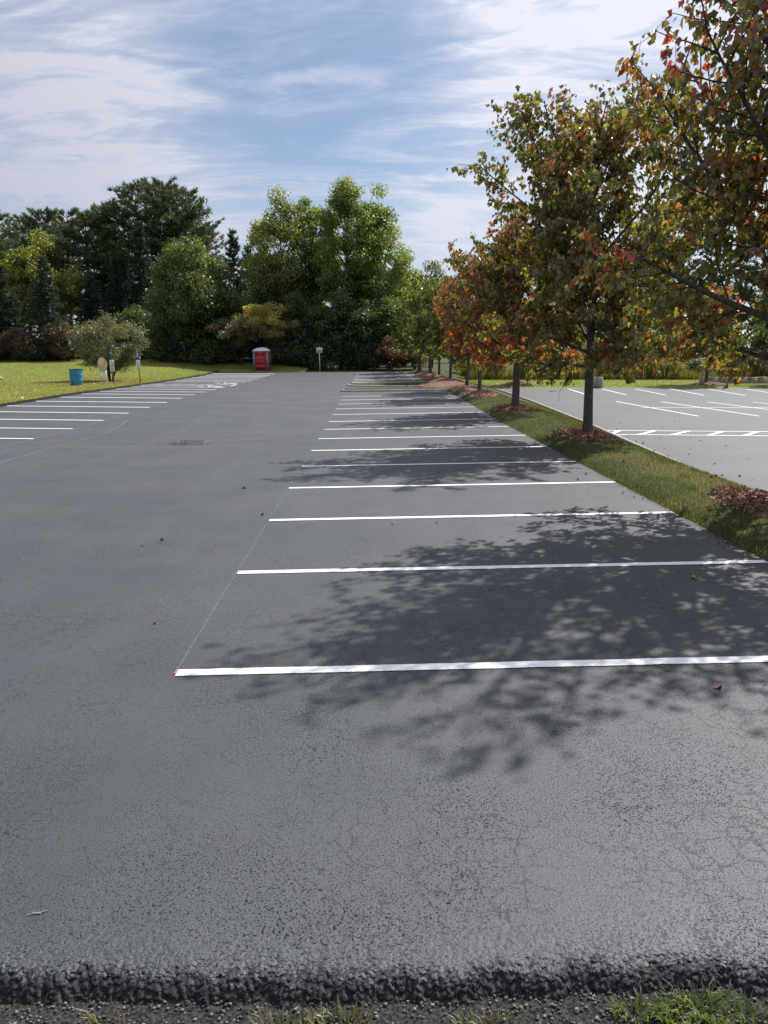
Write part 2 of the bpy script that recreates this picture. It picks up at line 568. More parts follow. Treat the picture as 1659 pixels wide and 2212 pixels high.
prof = np.interp(s_, [2.30, 2.47, 2.49, 2.515, 2.54, 2.58, 2.66, 2.80], [-.080, -.076, -.058, -.032, -.015, -.007, -.002, 0])
rough_amt = np.interp(s_, [2.40, 2.46, 2.54, 2.62, 2.80, 3.0], [.004, .026, .020, .0075, .0025, .0010])
w1 = 1 - np.clip(worley(EX / .021, EY / .021), 0, .9) ** 2
w2 = 1 - np.clip(worley(EX / .011 + 50, EY / .011), 0, .9) ** 2
st = fbm(EX * 14, EY * 14, 3) - .44
EZ = lot_z(EX, EY) + fade_ * (prof + rough_amt * (w1 * .75 + w2 * .40 + st * 1.2 - .75))
lipz = sstep((2.66 - s_) / .08) * sstep((EY - 2.42) / .04)
EY = EY + lipz * (.020 * (worley(EX / .026 + 9, EY / .016) - .45) + .012 * (w2 - .6))
nx_, ny_ = len(ex), len(ey)
ii = (np.arange(ny_ - 1)[:, None] * nx_ + np.arange(nx_ - 1)[None]).ravel()
Fe = np.stack([ii, ii + 1, ii + nx_ + 1, ii + nx_], -1)
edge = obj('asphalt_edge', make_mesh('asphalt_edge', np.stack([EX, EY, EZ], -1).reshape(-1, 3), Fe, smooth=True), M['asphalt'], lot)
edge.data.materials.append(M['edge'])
raw_shaded = (s_ + .14 * (fbm(EX * 30, EY * 30, 3) - .44) + .10 * (vnoise(EX * 90, EY * 90) - .5) < 2.565).ravel()[Fe[:, 0]]  # lower lip faces that take the darker, shade-tinted asphalt
edge.data.polygons.foreach_set('material_index', raw_shaded.astype(np.int32))
for (a, b) in ((EDGE_L, -2.6), (ex[-1], EDGE_R)):     # plain run-out of that edge to both sides
    xs = np.linspace(a, b, 30)
    sheet('asphalt_edge', xs, np.array([2.36, 2.47, 2.52, 2.57, 2.64, 2.8, 3.05]),
          lambda X, Y: lot_z(X, Y) + np.interp(Y, [2.36, 2.47, 2.52, 2.57, 2.64, 2.80, 3.05], [-.12, -.11, -.070, -.030, -.010, -.002, 0]), M['asphalt'], parent=lot)

# crumbled stones standing out of that edge and spilt below it
_cube = np.array([(-1, -1, -1), (1, -1, -1), (1, 1, -1), (-1, 1, -1), (-1, -1, 1), (1, -1, 1), (1, 1, 1), (-1, 1, 1)], float)
_cf = np.array([[0, 3, 2, 1], [4, 5, 6, 7], [0, 1, 5, 4], [1, 2, 6, 5], [2, 3, 7, 6], [3, 0, 4, 7]])
rs = np.random.default_rng(44)
mb = MB()
for _ in range(2200):
    j_ = rs.integers(0, nx_); t_ = rs.normal(2.49, .03) if rs.random() < .8 else rs.uniform(2.40, 2.56)
    yy_ = t_ + wob[0, j_]; i_ = int(np.searchsorted(ey, yy_))
    if not 0 <= i_ < ny_ - 1: continue
    r_ = .002 + .006 * rs.random() ** 2.2
    q_, _r = np.linalg.qr(rs.normal(0, 1, (3, 3)))
    v_ = (_cube * rs.uniform(.2, 1.0, (8, 3)) * r_ * np.array([1.4, .9, .6])) @ q_.T
    mb.add(v_ + np.array([EX[i_, j_], EY[i_, j_], EZ[i_, j_] + r_ * .15]), _cf, np.array([.022, .022, .025]) * rs.uniform(.4, 1.9))
t = NT('asphalt_crumb'); M['crumb'] = t.principled(t.attr(), .75, .25)
mb.build('asphalt_crumbs', M['crumb'], lot, use_col=True)['kind'] = 'stuff'

# gravelly verge in front of it
vx = np.arange(-3.5, 3.9, .012); vy = np.arange(1.5, 2.62, .012)
verge = sheet('verge', vx, vy, lambda X, Y: lot_z(X, Y) - .062 + .009 * (fbm(X * 45, Y * 45, 3) - .44) + .012 * (fbm(X * 2, Y * 2, 2) - .4) - .05 * sstep((Y - 2.48) / .12), M['gravel'])

# left lawn, raised a little over the asphalt
def lawn_z(X, Y):
    return ground_z(X, Y) + .07 * sstep((EDGE_L - X + .05) / .25) + .05 * (fbm(X * .35, Y * .35, 3) - .44)
lx = np.concatenate([np.array([-120, -90, -70, -56]), np.arange(-48, -16.2, .8), [-16.2, -16.0, EDGE_L + .02]])
ly = np.arange(4, 92.1, .8)
lawn = sheet('lawn', lx, ly, lawn_z, M['lawn'])
sheet('lawn', np.arange(EDGE_L + .02, -6.3, .6), np.arange(BACK + .05, 92, .6), lambda X, Y: ground_z(X, Y) + .07 * sstep((Y - BACK) / .4) , M['lawn'])
# dark cut edge of the turf
mb = MB()
ys = np.arange(4, BACK + .3, .25)
wobx = (fbm(ys * 1.3, ys * 0 + 2, 3) - .44) * .14
z0 = lot_z(EDGE_L + 0 * ys, ys)
prf = [(.16, .006), (.10, .035), (.02, .075), (-.12, .085)]
V = np.concatenate([np.stack([EDGE_L + dx + wobx, ys, z0 + dzv + .012 * (vnoise(ys * 5, ys * 0 + k) - .5)], -1) for k, (dx, dzv) in enumerate(prf)])
n = len(ys)
F = np.concatenate([np.stack([np.arange(n - 1) + k * n, np.arange(n - 1) + k * n + 1, np.arange(n - 1) + (k + 1) * n + 1, np.arange(n - 1) + (k + 1) * n], -1) for k in range(3)])
tag(obj('lawn_edge', make_mesh('lawn_edge', V, F, smooth=True), M['soil']), kind='structure')

# tree strip
def strip_z(X, Y):
    hump = .13 * np.sin(np.pi * np.clip((X - EDGE_R) / (xr(Y) - EDGE_R), 0, 1) ** .7)
    return ground_z(X, Y) + .03 + hump * 1.0 + .03 * (fbm(X * 1.2, Y * 1.2, 3) - .44)
uu = np.linspace(0, 1, 15); vv = np.concatenate([np.arange(-6, 40, .3), np.arange(40, 84, .8)])
U_, V_ = np.meshgrid(uu, vv)
XX = EDGE_R - .02 + U_ * (xr(V_) - EDGE_R + .02)
XX = XX + np.where(U_ == 0, (fbm(V_ * 2.3, V_ * 0 + 5, 3) - .44) * .16, 0)
ZZ = np.where((U_ == 0) | (U_ == 1), ground_z(XX, V_) - .04, strip_z(XX, V_))
i = (np.arange(len(vv) - 1)[:, None] * 15 + np.arange(14)[None]).ravel()
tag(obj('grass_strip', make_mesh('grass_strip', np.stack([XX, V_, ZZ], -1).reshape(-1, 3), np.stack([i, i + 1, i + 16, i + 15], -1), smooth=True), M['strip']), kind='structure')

# neighbouring older lot
R_BACK = 57.0
rx = np.linspace(0, 1, 50) ** 1.5; ry = np.concatenate([np.arange(-10, 57, 1.0), [R_BACK]])
U_, V_ = np.meshgrid(rx, ry)
XX = xr(V_) - .35 + U_ * (75 - xr(V_))
def rlot_z(X, Y): return ground_z(X, Y) + .02 * sstep((X - xr(Y)) / .3)
i = (np.arange(len(ry) - 1)[:, None] * 50 + np.arange(49)[None]).ravel()
old_lot = tag(obj('old_parking_lot', make_mesh('old_parking_lot', np.stack([XX, V_, rlot_z(XX, V_) + .0], -1).reshape(-1, 3), np.stack([i, i + 1, i + 51, i + 50], -1), smooth=True), M['old']), kind='structure')
# low kerb along the strip on that side
mb = MB(); ys = np.arange(2, R_BACK, .5); xs = xr(ys)
zz = ground_z(xs + .25, ys)
pr = [(-.12, -.02), (-.12, .085), (-.02, .085), (.03, .0)]
V = np.concatenate([np.stack([xs + dx, ys, zz + dzv], -1) for dx, dzv in pr]); n = len(ys)
F = np.concatenate([np.stack([np.arange(n - 1) + k * n, np.arange(n - 1) + k * n + 1, np.arange(n - 1) + (k + 1) * n + 1, np.arange(n - 1) + (k + 1) * n], -1) for k in range(3)])
tag(obj('kerb', make_mesh('kerb', V, F), M['concrete']), kind='structure')
# grass beyond both lots on the right
sheet('far_grass', np.concatenate([np.arange(4.6, 60, 1.0), [70, 90]]), np.arange(R_BACK + .02, 80, .8),
      lambda X, Y: ground_z(X, Y) + .10 * sstep((Y - R_BACK) / .3) - .02 + .05 * (fbm(X * .5, Y * .5, 3) - .44) - .3 * sstep((xr(Y) + .3 - X) / .6), M['lawn'])


# ------------------------------------------------------------------ painted markings
def stripe(name, pts, w, mat, parent, zf=lot_z, dz=.006, step=.35, rag=0.0):
    pts = [np.array(p, float) for p in pts]
    P = [pts[0]]
    for a, b in zip(pts[:-1], pts[1:]):
        k = max(1, int(np.linalg.norm(b - a) / step))
        P += [a + (b - a) * j / k for j in range(1, k + 1)]
    P = np.array(P); d = np.gradient(P, axis=0); d /= np.linalg.norm(d, axis=1, keepdims=True)
    nrm = np.stack([-d[:, 1], d[:, 0]], -1)
    j = .010 * (vnoise(P[:, 0] * 3 + P[:, 1] * 7, P[:, 1] * 3) - .5)[:, None]
    r1 = rag * (vnoise(P[:, 0] * 60, P[:, 1] * 60 + 9) - .5)[:, None]; r2 = rag * (vnoise(P[:, 0] * 60 + 77, P[:, 1] * 60) - .5)[:, None]
    A = P + nrm * (w / 2 + j + r1); B = P - nrm * (w / 2 - j + r2)
    V = np.concatenate([np.c_[A, zf(A[:, 0], A[:, 1]) + dz], np.c_[B, zf(B[:, 0], B[:, 1]) + dz]])
    n = len(P); i = np.arange(n - 1)
    return obj(name, make_mesh(name, V, np.stack([i, i + n, i + n + 1, i + 1], -1)), mat, parent)


LW = .115
for k in range(14):                 # near run of bays on the right
    y = 5.44 + k * 2.706
    stripe('bay_line', [(-1.46, y), (4.40, y + .05)], LW, M['paint'], lot, step=.012 if k < 3 else .35, rag=.005 if k < 3 else 0)
for k in range(8):                  # bays beyond the islands
    y = 58.9 + k * 2.71
    stripe('bay_line', [(-1.40, y), (4.25, y + .05)], .24, M['paint'], lot)
for k in range(21):                 # long run along the lawn
    y = 18.86 + k * 2.91
    if 52 < y < 58: continue
    stripe('bay_line', [(-9.48, y), (-15.55, y + .02)], float(np.interp(y, [20, 45, 80], [.13, .20, .34])), M['paint'], lot)
# hatched access aisle and wheelchair symbols
stripe('bay_line', [(-9.48, 53.0), (-15.55, 53.0)], LW, M['paint'], lot)
stripe('bay_line', [(-9.48, 55.4), (-15.55, 55.4)], LW, M['paint'], lot)
stripe('bay_line', [(-9.48, 52.95), (-9.48, 55.45)], LW, M['paint'], lot, dz=.010)
for k in range(5):
    x = -10.0 - k * 1.15
    stripe('hatch_line', [(x, 55.3), (x - 1.1, 53.1)], LW, M['paint'], lot, dz=.008)
for yy in (51.4, 57.0):
    cx_, cy_ = -10.6, yy
    ring = [(cx_ + .55 * math.cos(a), cy_ + .62 * math.sin(a)) for a in np.linspace(-2.6, 1.6, 14)]
    stripe('wheelchair_symbol', ring, .16, M['paint'], lot, dz=.008)
    stripe('wheelchair_symbol', [(cx_ - .15, cy_ + 1.15), (cx_ - .12, cy_ + .35), (cx_ + .55, cy_ + .32), (cx_ + .95, cy_ - .45)], .16, M['paint'], lot, dz=.012)
    stripe('wheelchair_symbol', [(cx_ - .62, cy_ + 1.1), (cx_ - 1.0, cy_ + 1.1)], .3, M['paint'], lot, dz=.008)
# snapped chalk line joining the bay ends, overspray marks
stripe('chalk_line', [(-1.475, 5.5), (-1.47, 16), (-1.46, 41)], .005, M['chalk'], lot, dz=.004, step=1.0)
stripe('chalk_line', [(-9.42, 17.0), (-9.46, 30), (-9.5, 40)], .05, M['overlap'], lot, dz=.004)
stripe('sealer_overlap', [(-8.17, 15.5), (-8.15, 19.5), (-8.05, 23.5), (-8.6, 27.5), (-8.2, 31)], .05, M['overlap'], lot, dz=.004)
stripe('sealer_overlap', [(-9.4, 20.4), (-5.6, 20.9), (-3.9, 21.1), (-1.5, 22.2)], .05, M['overlap'], lot, dz=.005)
stripe('chalk_mark', [(-1.475, 2.895), (-1.44, 2.905), (-1.40, 2.920)], .006, M['chalk'], lot, dz=.006, step=.05)
stripe('chalk_mark', [(-1.455, 2.908), (-1.415, 2.903)], .007, M['chalk'], lot, dz=.007, step=.05)
stripe('paint_mark', [(-1.475, 5.42), (-1.468, 5.49)], .014, M['orange_paint'], lot, dz=.008, step=.03)
# neighbouring lot: bays and a hatched walkway
RZ = lambda X, Y: rlot_z(X, Y)
for a, b in [((14.19, 55.6), (13.40, 48.3)), ((16.55, 55.4), (15.75, 47.6)), ((18.88, 55.2), (18.10, 47.3)), ((21.42, 55.2), (20.33, 47.0)), ((24.07, 55.2), (22.76, 46.8)), ((26.81, 55.2), (25.3, 46.8)), ((29.5, 55.2), (27.9, 46.8)), ((32.2, 55.2), (30.5, 46.8)),
             ((13.04, 41.0), (13.70, 32.1)), ((15.37, 40.8), (16.27, 32.1)), ((17.74, 40.6), (18.85, 32.1)), ((20.07, 40.4), (21.4, 32.1)), ((22.4, 40.4), (23.9, 32.1)),
             ((12.9, 36.74), (24.5, 36.66))]:
    stripe('bay_line', [a, b], .12, M['paint'], old_lot, RZ, .008)
stripe('walkway_line', [(7.6, 26.72), (15.5, 26.05)], .11, M['paint'], old_lot, RZ, .008)
stripe('walkway_line', [(7.75, 25.45), (15.0, 24.6)], .13, M['paint'], old_lot, RZ, .008)
for a, b in [((7.95, 25.42), (8.63, 26.60)), ((8.88, 25.32), (9.83, 26.50)), ((9.93, 25.2), (10.96, 26.40)), ((11.09, 25.06), (12.13, 26.30)), ((12.22, 24.93), (13.3, 26.22)), ((13.3, 24.8), (14.4, 26.1))]:
    stripe('hatch_line', [a, b], .16, M['paint'], old_lot, RZ, .011)


# planted islands reaching into the lot from the strip
def island(name, x0, x1, y0, y1, label):
    n = 40
    cy_ = (y0 + y1) / 2; r = (y1 - y0) / 2
    out = [(x1, y0)] + [(x0 + r - r * math.cos(a) * 1.6 if False else x0 + r * 1.2 * (1 - math.cos(a)), cy_ - r * math.sin(a)) for a in np.linspace(math.pi / 2, -math.pi / 2, 18)] + [(x1, y1)]
    root = empty(name, (0, 0, 0)); tag(root, label, 'traffic island')
    ins = []
    c = np.array([(x0 + x1) / 2 + 1.5, cy_])
    out = np.array(out); inn = out + (c - out) * np.array([.04, .16 / max(r, .3) * .7])
    zo = lot_z(out[:, 0], out[:, 1]); zi = lot_z(inn[:, 0], inn[:, 1])
    m = len(out)
    V = np.concatenate([np.c_[out, zo - .03], np.c_[out, zo + .10], np.c_[inn, zi + .11], np.c_[inn, zi + .02]])
    i = np.arange(m - 1)
    F = np.concatenate([np.stack([i + k * m, i + k * m + 1, i + (k + 1) * m + 1, i + (k + 1) * m], -1) for k in range(3)])
    obj('kerb', make_mesh('kerb', V, F), M['concrete'], root)
    rows = np.linspace(0, 1, 9)
    P = np.concatenate([np.c_[inn * (1 - t) + np.c_[inn[:, 0], np.full(m, cy_)] * t, zi + .09 + .07 * t] for t in rows[:]])
    F = np.concatenate([np.stack([i + k * m, i + k * m + 1, i + (k + 1) * m + 1, i + (k + 1) * m], -1) for k in range(8)])
    obj('turf', make_mesh('turf', P, F, smooth=True), M['strip'], root)
    return root


island('traffic_island', -1.75, 4.6, 45.0, 46.7, 'narrow kerbed grass island reaching into the lot, the nearer one')
island('traffic_island', -1.6, 4.6, 50.2, 56.8, 'wider kerbed grass island behind the narrow one')

# ------------------------------------------------------------------ vegetation builders
MAPLE_LEAF = np.array([(0, 0, 0), (.42, .42, .14), (.25, .60, .06), (0, 1, -.12), (-.25, .60, .06), (-.42, .42, .14)], float)
MAPLE_F = np.array([[0, 1, 2, 3], [0, 3, 4, 5]])
OVAL_LEAF = np.array([(0, 0, 0), (.34, .48, .07), (0, 1, -.05), (-.34, .48, .07)], float)
OVAL_F = np.array([[0, 1, 2, 3]])


def unit(v): return v / (np.linalg.norm(v, axis=-1, keepdims=True) + 1e-9)


def leaf_mesh(name, P, tip, nrm, size, col, shape='oval'):
    T, Fq = (MAPLE_LEAF, MAPLE_F) if shape == 'maple' else (OVAL_LEAF, OVAL_F)
    tip = unit(tip); side = unit(np.cross(tip, nrm)); nrm = np.cross(side, tip)
    n, k = len(P), len(T)
    L = size[:, None, None] * T[None]
    V = P[:, None] + L[:, :, 0:1] * side[:, None] + L[:, :, 1:2] * tip[:, None] + L[:, :, 2:3] * nrm[:, None]
    F = (np.arange(n)[:, None, None] * k + Fq[None]).reshape(-1, 4)
    return make_mesh(name, V.reshape(-1, 3), F, np.repeat(col, k, axis=0))


def path(p, d, length, n, rng, up=.0, wob=.12):
    p = np.array(p, float); d = unit(np.array(d, float)); pts = [p.copy()]
    for _ in range(n):
        d = unit(d + np.array([0, 0, up / n]) + rng.normal(0, wob, 3) / math.sqrt(n))
        p = p + d * length / n; pts.append(p.copy())
    return np.array(pts)


def at_path(pts, s):
    s = np.clip(s, 0, 1) * (len(pts) - 1); i = min(int(s), len(pts) - 2); f = s - i
    return pts[i] * (1 - f) + pts[i + 1] * f, unit(pts[i + 1] - pts[i])


def pick(rng, pal, n):
    w = np.array([q[0] for q in pal], float); w /= w.sum()
    c = np.array([q[1] for q in pal], float)
    return c[rng.choice(len(pal), n, p=w)]


def tone(p, k): return [(w, tuple(min(.5, x * k) for x in c)) for w, c in p]


def maple(name, label, x, y, H, R, zb, seed, pal, top_pal=None, nprim=26, leaf=.12, nleaf=9, group='maples planted along the grass strip', trunk_r=.11, lean=0, dense=1.0, low_pal=None, zoff=0.0, thin=.15, broad=False):
    """young street maple: straight leader, ascending limbs, hanging lobed leaves"""
    rng = np.random.default_rng(seed)
    z = float(strip_z(x, y)) if x < 9 else gz(x, y)
    root = empty(name, (x, y, z + zoff)); tag(root, label, 'tree', group)
    tb, br = MB(), MB()
    lead = path((0, 0, -.15), (lean, 0, 1), H * .97 + .15, 14, rng, .25, .05)
    rad = trunk_r * np.array([1.35, 1.02] + [max(.10, (1 - k / 15) ** .9) for k in range(1, 14)])
    tb.tube(lead, rad, 9)
    LP, LT, LC = [], [], []
    for k in range(nprim):
        t = (k + rng.uniform(-.3, .3)) / nprim
        t = min(max(t, 0), .97)
        zz = zb + (H * .90 - zb) * t ** 1.3
        p0, _ = at_path(lead, (zz + .15) / (H * .97 + .15))
        az = k * 2.39996 + rng.uniform(-.35, .35)
        inc = math.radians((80 - 90 * t if t < .2 else 67 - 42 * t) + rng.uniform(-8, 8))
        if broad: env = R * (.80 + .42 * t) if t < .5 else R * 1.01 * (1 - ((t - .5) / .53) ** 2.2) + .22
        else: env = R * (.90 + .30 * t) if t < .33 else R * (1 - ((t - .33) / .69) ** 1.25) + .22
        ln = env / math.sin(inc) * rng.uniform(.86, 1.04)
        ln = min(ln, (H * 1.02 - zz) / max(math.cos(inc), .2) + .3)
        ln = max(ln, .7)
        pts = path(p0, (math.cos(az) * math.sin(inc), math.sin(az) * math.sin(inc), math.cos(inc)), ln, 7, rng, .35 if t > .2 else .12, .16)
        r0 = trunk_r * (.52 - .3 * t)
        tb.tube(pts, np.linspace(r0, .012, 8), 6)
        nsec = int((6 + ln * 3.2) * dense)
        for j in range(nsec):
            s = .08 + .92 * (j + rng.uniform(0, .9)) / nsec
            q, d = at_path(pts, s)
            rnd = rng.normal(0, 1, 3); sd = unit(np.cross(d, rnd))
            d2 = d * rng.uniform(.5, .9) + sd * rng.uniform(.6, 1.0) + np.array([0, 0, .12 if t > .25 else -.05])
            l2 = min(1.35, ln * .42) * (1.15 - .65 * s) * rng.uniform(.7, 1.2)
            p2 = path(q, d2, l2, 4, rng, .15, .2)
            br.tube(p2, np.linspace(.013, .005, 5), 4)
            hz = (q[2] - zb) / (H - zb)
            usep = pal
            if top_pal is not None and rng.random() < np.clip((hz - .45) * 2.2, 0, .9): usep = top_pal
            if low_pal is not None and rng.random() < np.clip((.35 - hz) * 3.0, 0, .8): usep = low_pal
            cbase = pick(rng, usep, 1)[0]
            ntw = max(2, int(l2 / .17))
            for m in range(ntw + 1):
                s2 = 1.0 if m == ntw else .2 + .8 * m / ntw
                q2, e2 = at_path(p2, s2)
                rn = unit(np.cross(e2, rng.normal(0, 1, 3)))
                l3 = rng.uniform(.12, .34)
                e3 = unit(e2 * .7 + rn * .9)
                if m % 2 == 0: br.tube(np.array([q2, q2 + e3 * l3]), [.005, .003], 3)
                nl = rng.poisson(nleaf * (1.06 - .30 * np.clip(hz, 0, 1)) * (1 - thin * sstep((hz - .32) / .30)))
                ss = rng.uniform(.1, 1.05, nl)[:, None]
                pp = q2 + e3 * l3 * ss + rng.normal(0, .045, (nl, 3))
                out = unit(pp - np.array([0, 0, pp[:, 2].mean() - .3])) if nl else pp
                tp = out * .40 + rng.normal(0, .38, (nl, 3)) + np.array([0, 0, -1.15])
                LP.append(pp); LT.append(tp)
                cc = np.where(rng.random((nl, 1)) < .55, cbase, pick(rng, usep, nl)) * rng.uniform(.7, 1.25, (nl, 1))
                LC.append(cc)
    P = np.concatenate(LP); T = np.concatenate(LT); Cc = np.concatenate(LC)
    keep = P[:, 2] > zb - .45
    P, T, Cc = P[keep], T[keep], Cc[keep]
    n = len(P)
    N = rng.normal(0, 1, (n, 3)) + unit(P - np.array([0, 0, H * .45])) * .8
    root.scale = (1, 1, H / np.percentile(P[:, 2], 99.95))
    tb.build('trunk', M['bark'], root, smooth=True)
    br.build('twigs', M['dark_bark'], root)['kind'] = 'stuff'
    cr = obj('crown', leaf_mesh('crown', P, T, N, leaf * rng.uniform(.65, 1.2, n), np.clip(Cc, 0, 1), 'maple'), M['leaf'], root)
    cr['kind'] = 'stuff'
    return root


def broadleaf(name, label, x, y, H, R, zb, seed, pal, nclump=70, nleaf=220, leaf=.26, clump=.9, shape='round', group=None, cat='tree', stems=1, trunk_r=.18, mat='bgleaf', flat=.75, inner_pal=None, sink=0.0):
    rng = np.random.default_rng(seed)
    z = gz(x, y) - sink
    root = empty(name, (x, y, z)); tag(root, label, cat, group)
    tb = MB()
    cents = []
    heads = []
    for s in range(stems):
        a = s * 2.4 + rng.uniform(0, 1); off = 0 if stems == 1 else R * .42
        tip = np.array([math.cos(a) * off, math.sin(a) * off, H * (.80 if stems == 1 else rng.uniform(.55, .82))])
        b0 = np.array([math.cos(a) * off * .12, math.sin(a) * off * .12, -.2])
        n = 7
        pts = np.array([b0 + (tip - b0) * np.array([f ** 1.25, f ** 1.25, f]) for f in np.linspace(0, 1, n)]) + np.r_[np.zeros((1, 3)), rng.normal(0, .05 * R * .3, (n - 1, 3))]
        tb.tube(pts, np.linspace(trunk_r, trunk_r * .25, n), 6)
        heads.append(pts)
    for k in range(nclump):
        for _ in range(30):
            v = unit(rng.normal(0, 1, 3)); rr = rng.uniform(.25, 1) ** .45
            c = v * rr
            tz = (c[2] + 1) / 2
            if shape == 'column': w = 1.0 if tz < .55 else 1 - ((tz - .55) / .45) ** 1.6 * .75
            elif shape == 'vase': w = .48 + .62 * min(1, tz * 1.5) if tz < .66 else 1.1 - (tz - .66) * .9
            elif shape == 'egg': w = 1.05 - .55 * tz
            else: w = 1.0
            c = np.array([c[0] * R * w, c[1] * R * w, zb + (H - zb) * (.06 + .90 * tz)])
            if all(np.linalg.norm((c - q) / np.array([1, 1, 1])) > clump * .45 for q in cents): break
        cents.append(c)
        hp = heads[k % stems]
        q, _ = at_path(hp, np.clip((c[2] - .3 * np.linalg.norm(c[:2])) / H, .12, .95))
        if k % 2 == 0:
            mid = (q + c) / 2 + np.array([0, 0, -.15])
            tb.tube(np.array([q, mid, c]), [trunk_r * .28, trunk_r * .16, .015], 4)
    cents = np.array(cents)
    rad = clump * rng.uniform(.6, 1.35, nclump)
    cb = pick(rng, pal, nclump) * rng.uniform(.8, 1.2, (nclump, 1))
    if inner_pal is not None:
        lowm = cents[:, 2] < zb + (H - zb) * .45
        cb = np.where(lowm[:, None], pick(rng, inner_pal, nclump), cb)
    per = rng.poisson(nleaf * (rad / clump) ** 1.6)
    idx = np.repeat(np.arange(nclump), per); n = len(idx)
    v = unit(rng.normal(0, 1, (n, 3))) * (rng.random((n, 1)) ** .45)
    v[:, 2] *= flat
    P = cents[idx] + v * rad[idx][:, None] + rng.normal(0, .07, (n, 3))
    P[:, 2] = np.maximum(P[:, 2], .05)
    N = unit(v) + rng.normal(0, .55, (n, 3)) + np.array([0, 0, .5])
    T = rng.normal(0, 1, (n, 3)) + np.array([0, 0, -.6]) + unit(v) * .4
    col = cb[idx] * .6 + pick(rng, pal, n) * .4
    col = np.clip(col * rng.uniform(.7, 1.3, (n, 1)), 0, 1)
    tb.build('trunk' if stems == 1 else 'stems', M['dark_bark'], root, smooth=True)
    cr = obj('crown', leaf_mesh('crown', P, T, N, leaf * rng.uniform(.6, 1.25, n), col), M[mat], root)
    cr['kind'] = 'stuff'
    return root


def needles_mesh(name, P, D, size, col, rng, k=7, wid=.13, spread=.75):
    """tufts: k thin pointed blades fanning round D"""
    n = len(P)
    D = unit(D)
    dirs = unit(D[:, None] + rng.normal(0, spread, (n, k, 3)))
    sz = (size[:, None] * rng.uniform(.6, 1.15, (n, k)))[..., None]
    sd = unit(np.cross(dirs, rng.normal(0, 1, (n, k, 3))))
    A = P[:, None] + sd * sz * wid; B = P[:, None] - sd * sz * wid; Tt = P[:, None] + dirs * sz
    V = np.stack([A, B, Tt], 2).reshape(-1, 3)
    F = np.arange(len(V)).reshape(-1, 3)
    return make_mesh(name, V, F, np.repeat(col, k * 3, axis=0))


def conifer_meshes(seed, H, R, zb, kind):
    """kind pine: open plumes on long level limbs; spruce: dense drooping cone. returns (trunk mesh, crown mesh)"""
    rng = np.random.default_rng(seed)
    tb = MB()
    lead = path((0, 0, -.3), (0, 0, 1), H + .3, 10, rng, .3, .03)
    tb.tube(lead, np.linspace(H * .013, .03, 11), 7)
    P, D, S = [], [], []
    nwh = int((H - zb) / (.95 if kind == 'pine' else .42))
    for w in range(nwh):
        t = w / nwh
        zz = zb + (H - zb) * t
        nb = rng.integers(4, 7) if kind == 'pine' else rng.integers(6, 9)
        for b in range(nb):
            az = rng.uniform(0, 2 * math.pi)
            if kind == 'pine':
                env = R * (.75 + .5 * min(t * 2.4, 1)) * (1 if t < .62 else max(.22, 1 - ((t - .62) / .40) ** 1.5 * .78)) * rng.uniform(.55, 1.1)
                el = math.radians(rng.uniform(-8, 14) + 38 * t ** 2)
                up = .3
            else:
                env = R * (1 - t) ** .88 * rng.uniform(.82, 1.1) + .15
                el = math.radians(-18 + 50 * t + rng.uniform(-6, 6)); up = .12
            q, _ = at_path(lead, (zz + .3) / (H + .3))
            pts = path(q, (math.cos(az) * math.cos(el), math.sin(az) * math.cos(el), math.sin(el)), env, 5, rng, up, .12)
            if kind == 'pine' or w % 2 == 0: tb.tube(pts, np.linspace(.055 if kind == 'pine' else .03, .012, 6), 4)
            m = int(env * (8.5 if kind == 'pine' else 8.0)) + 2
            for j in range(m):
                s = rng.uniform(.30 if kind == 'pine' else .12, 1.0)
                a, d = at_path(pts, s)
                lat = np.array([-d[1], d[0], 0]) * rng.normal(0, .30 if kind == 'pine' else .24) * env * (1.15 - s * .8)
                P.append(a + lat + np.array([0, 0, rng.normal(.10, .12) if kind == 'pine' else rng.normal(-.06, .07)]))
                dd = d + lat * .35 + np.array([0, 0, .75 if kind == 'pine' else -.18])
                D.append(dd); S.append(rng.uniform(.42, .72) if kind == 'pine' else rng.uniform(.30, .5))
    P, D, S = np.array(P), np.array(D), np.array(S)
    n = len(P)
    if kind == 'pine': pal = [(3, (.070, .112, .055)), (2, (.092, .140, .066)), (1, (.125, .155, .065)), (.5, (.052, .095, .058))]
    else: pal = [(3, (.045, .070, .050)), (2, (.060, .088, .066)), (1, (.040, .064, .036))]
    col = pick(rng, pal, n) * rng.uniform(.75, 1.25, (n, 1))
    tm = tb.mesh('trunk', True); tm.materials.append(M['dark_bark'])
    cm = needles_mesh('crown', P, D, S, col, rng, 8, .11 if kind == 'pine' else .13, .55 if kind == 'pine' else .45); cm.materials.append(M['needle'])
    return tm, cm


def conifer(name, meshes, label, x, y, rz, scale, group):
    root = empty(name, (x, y, gz(x, y)), rz); root.scale = (scale[0], scale[0], scale[1])
    tag(root, label, 'tree', group)
    obj('trunk', meshes[0], None, root)
    obj('crown', meshes[1], None, root)['kind'] = 'stuff'
    return root


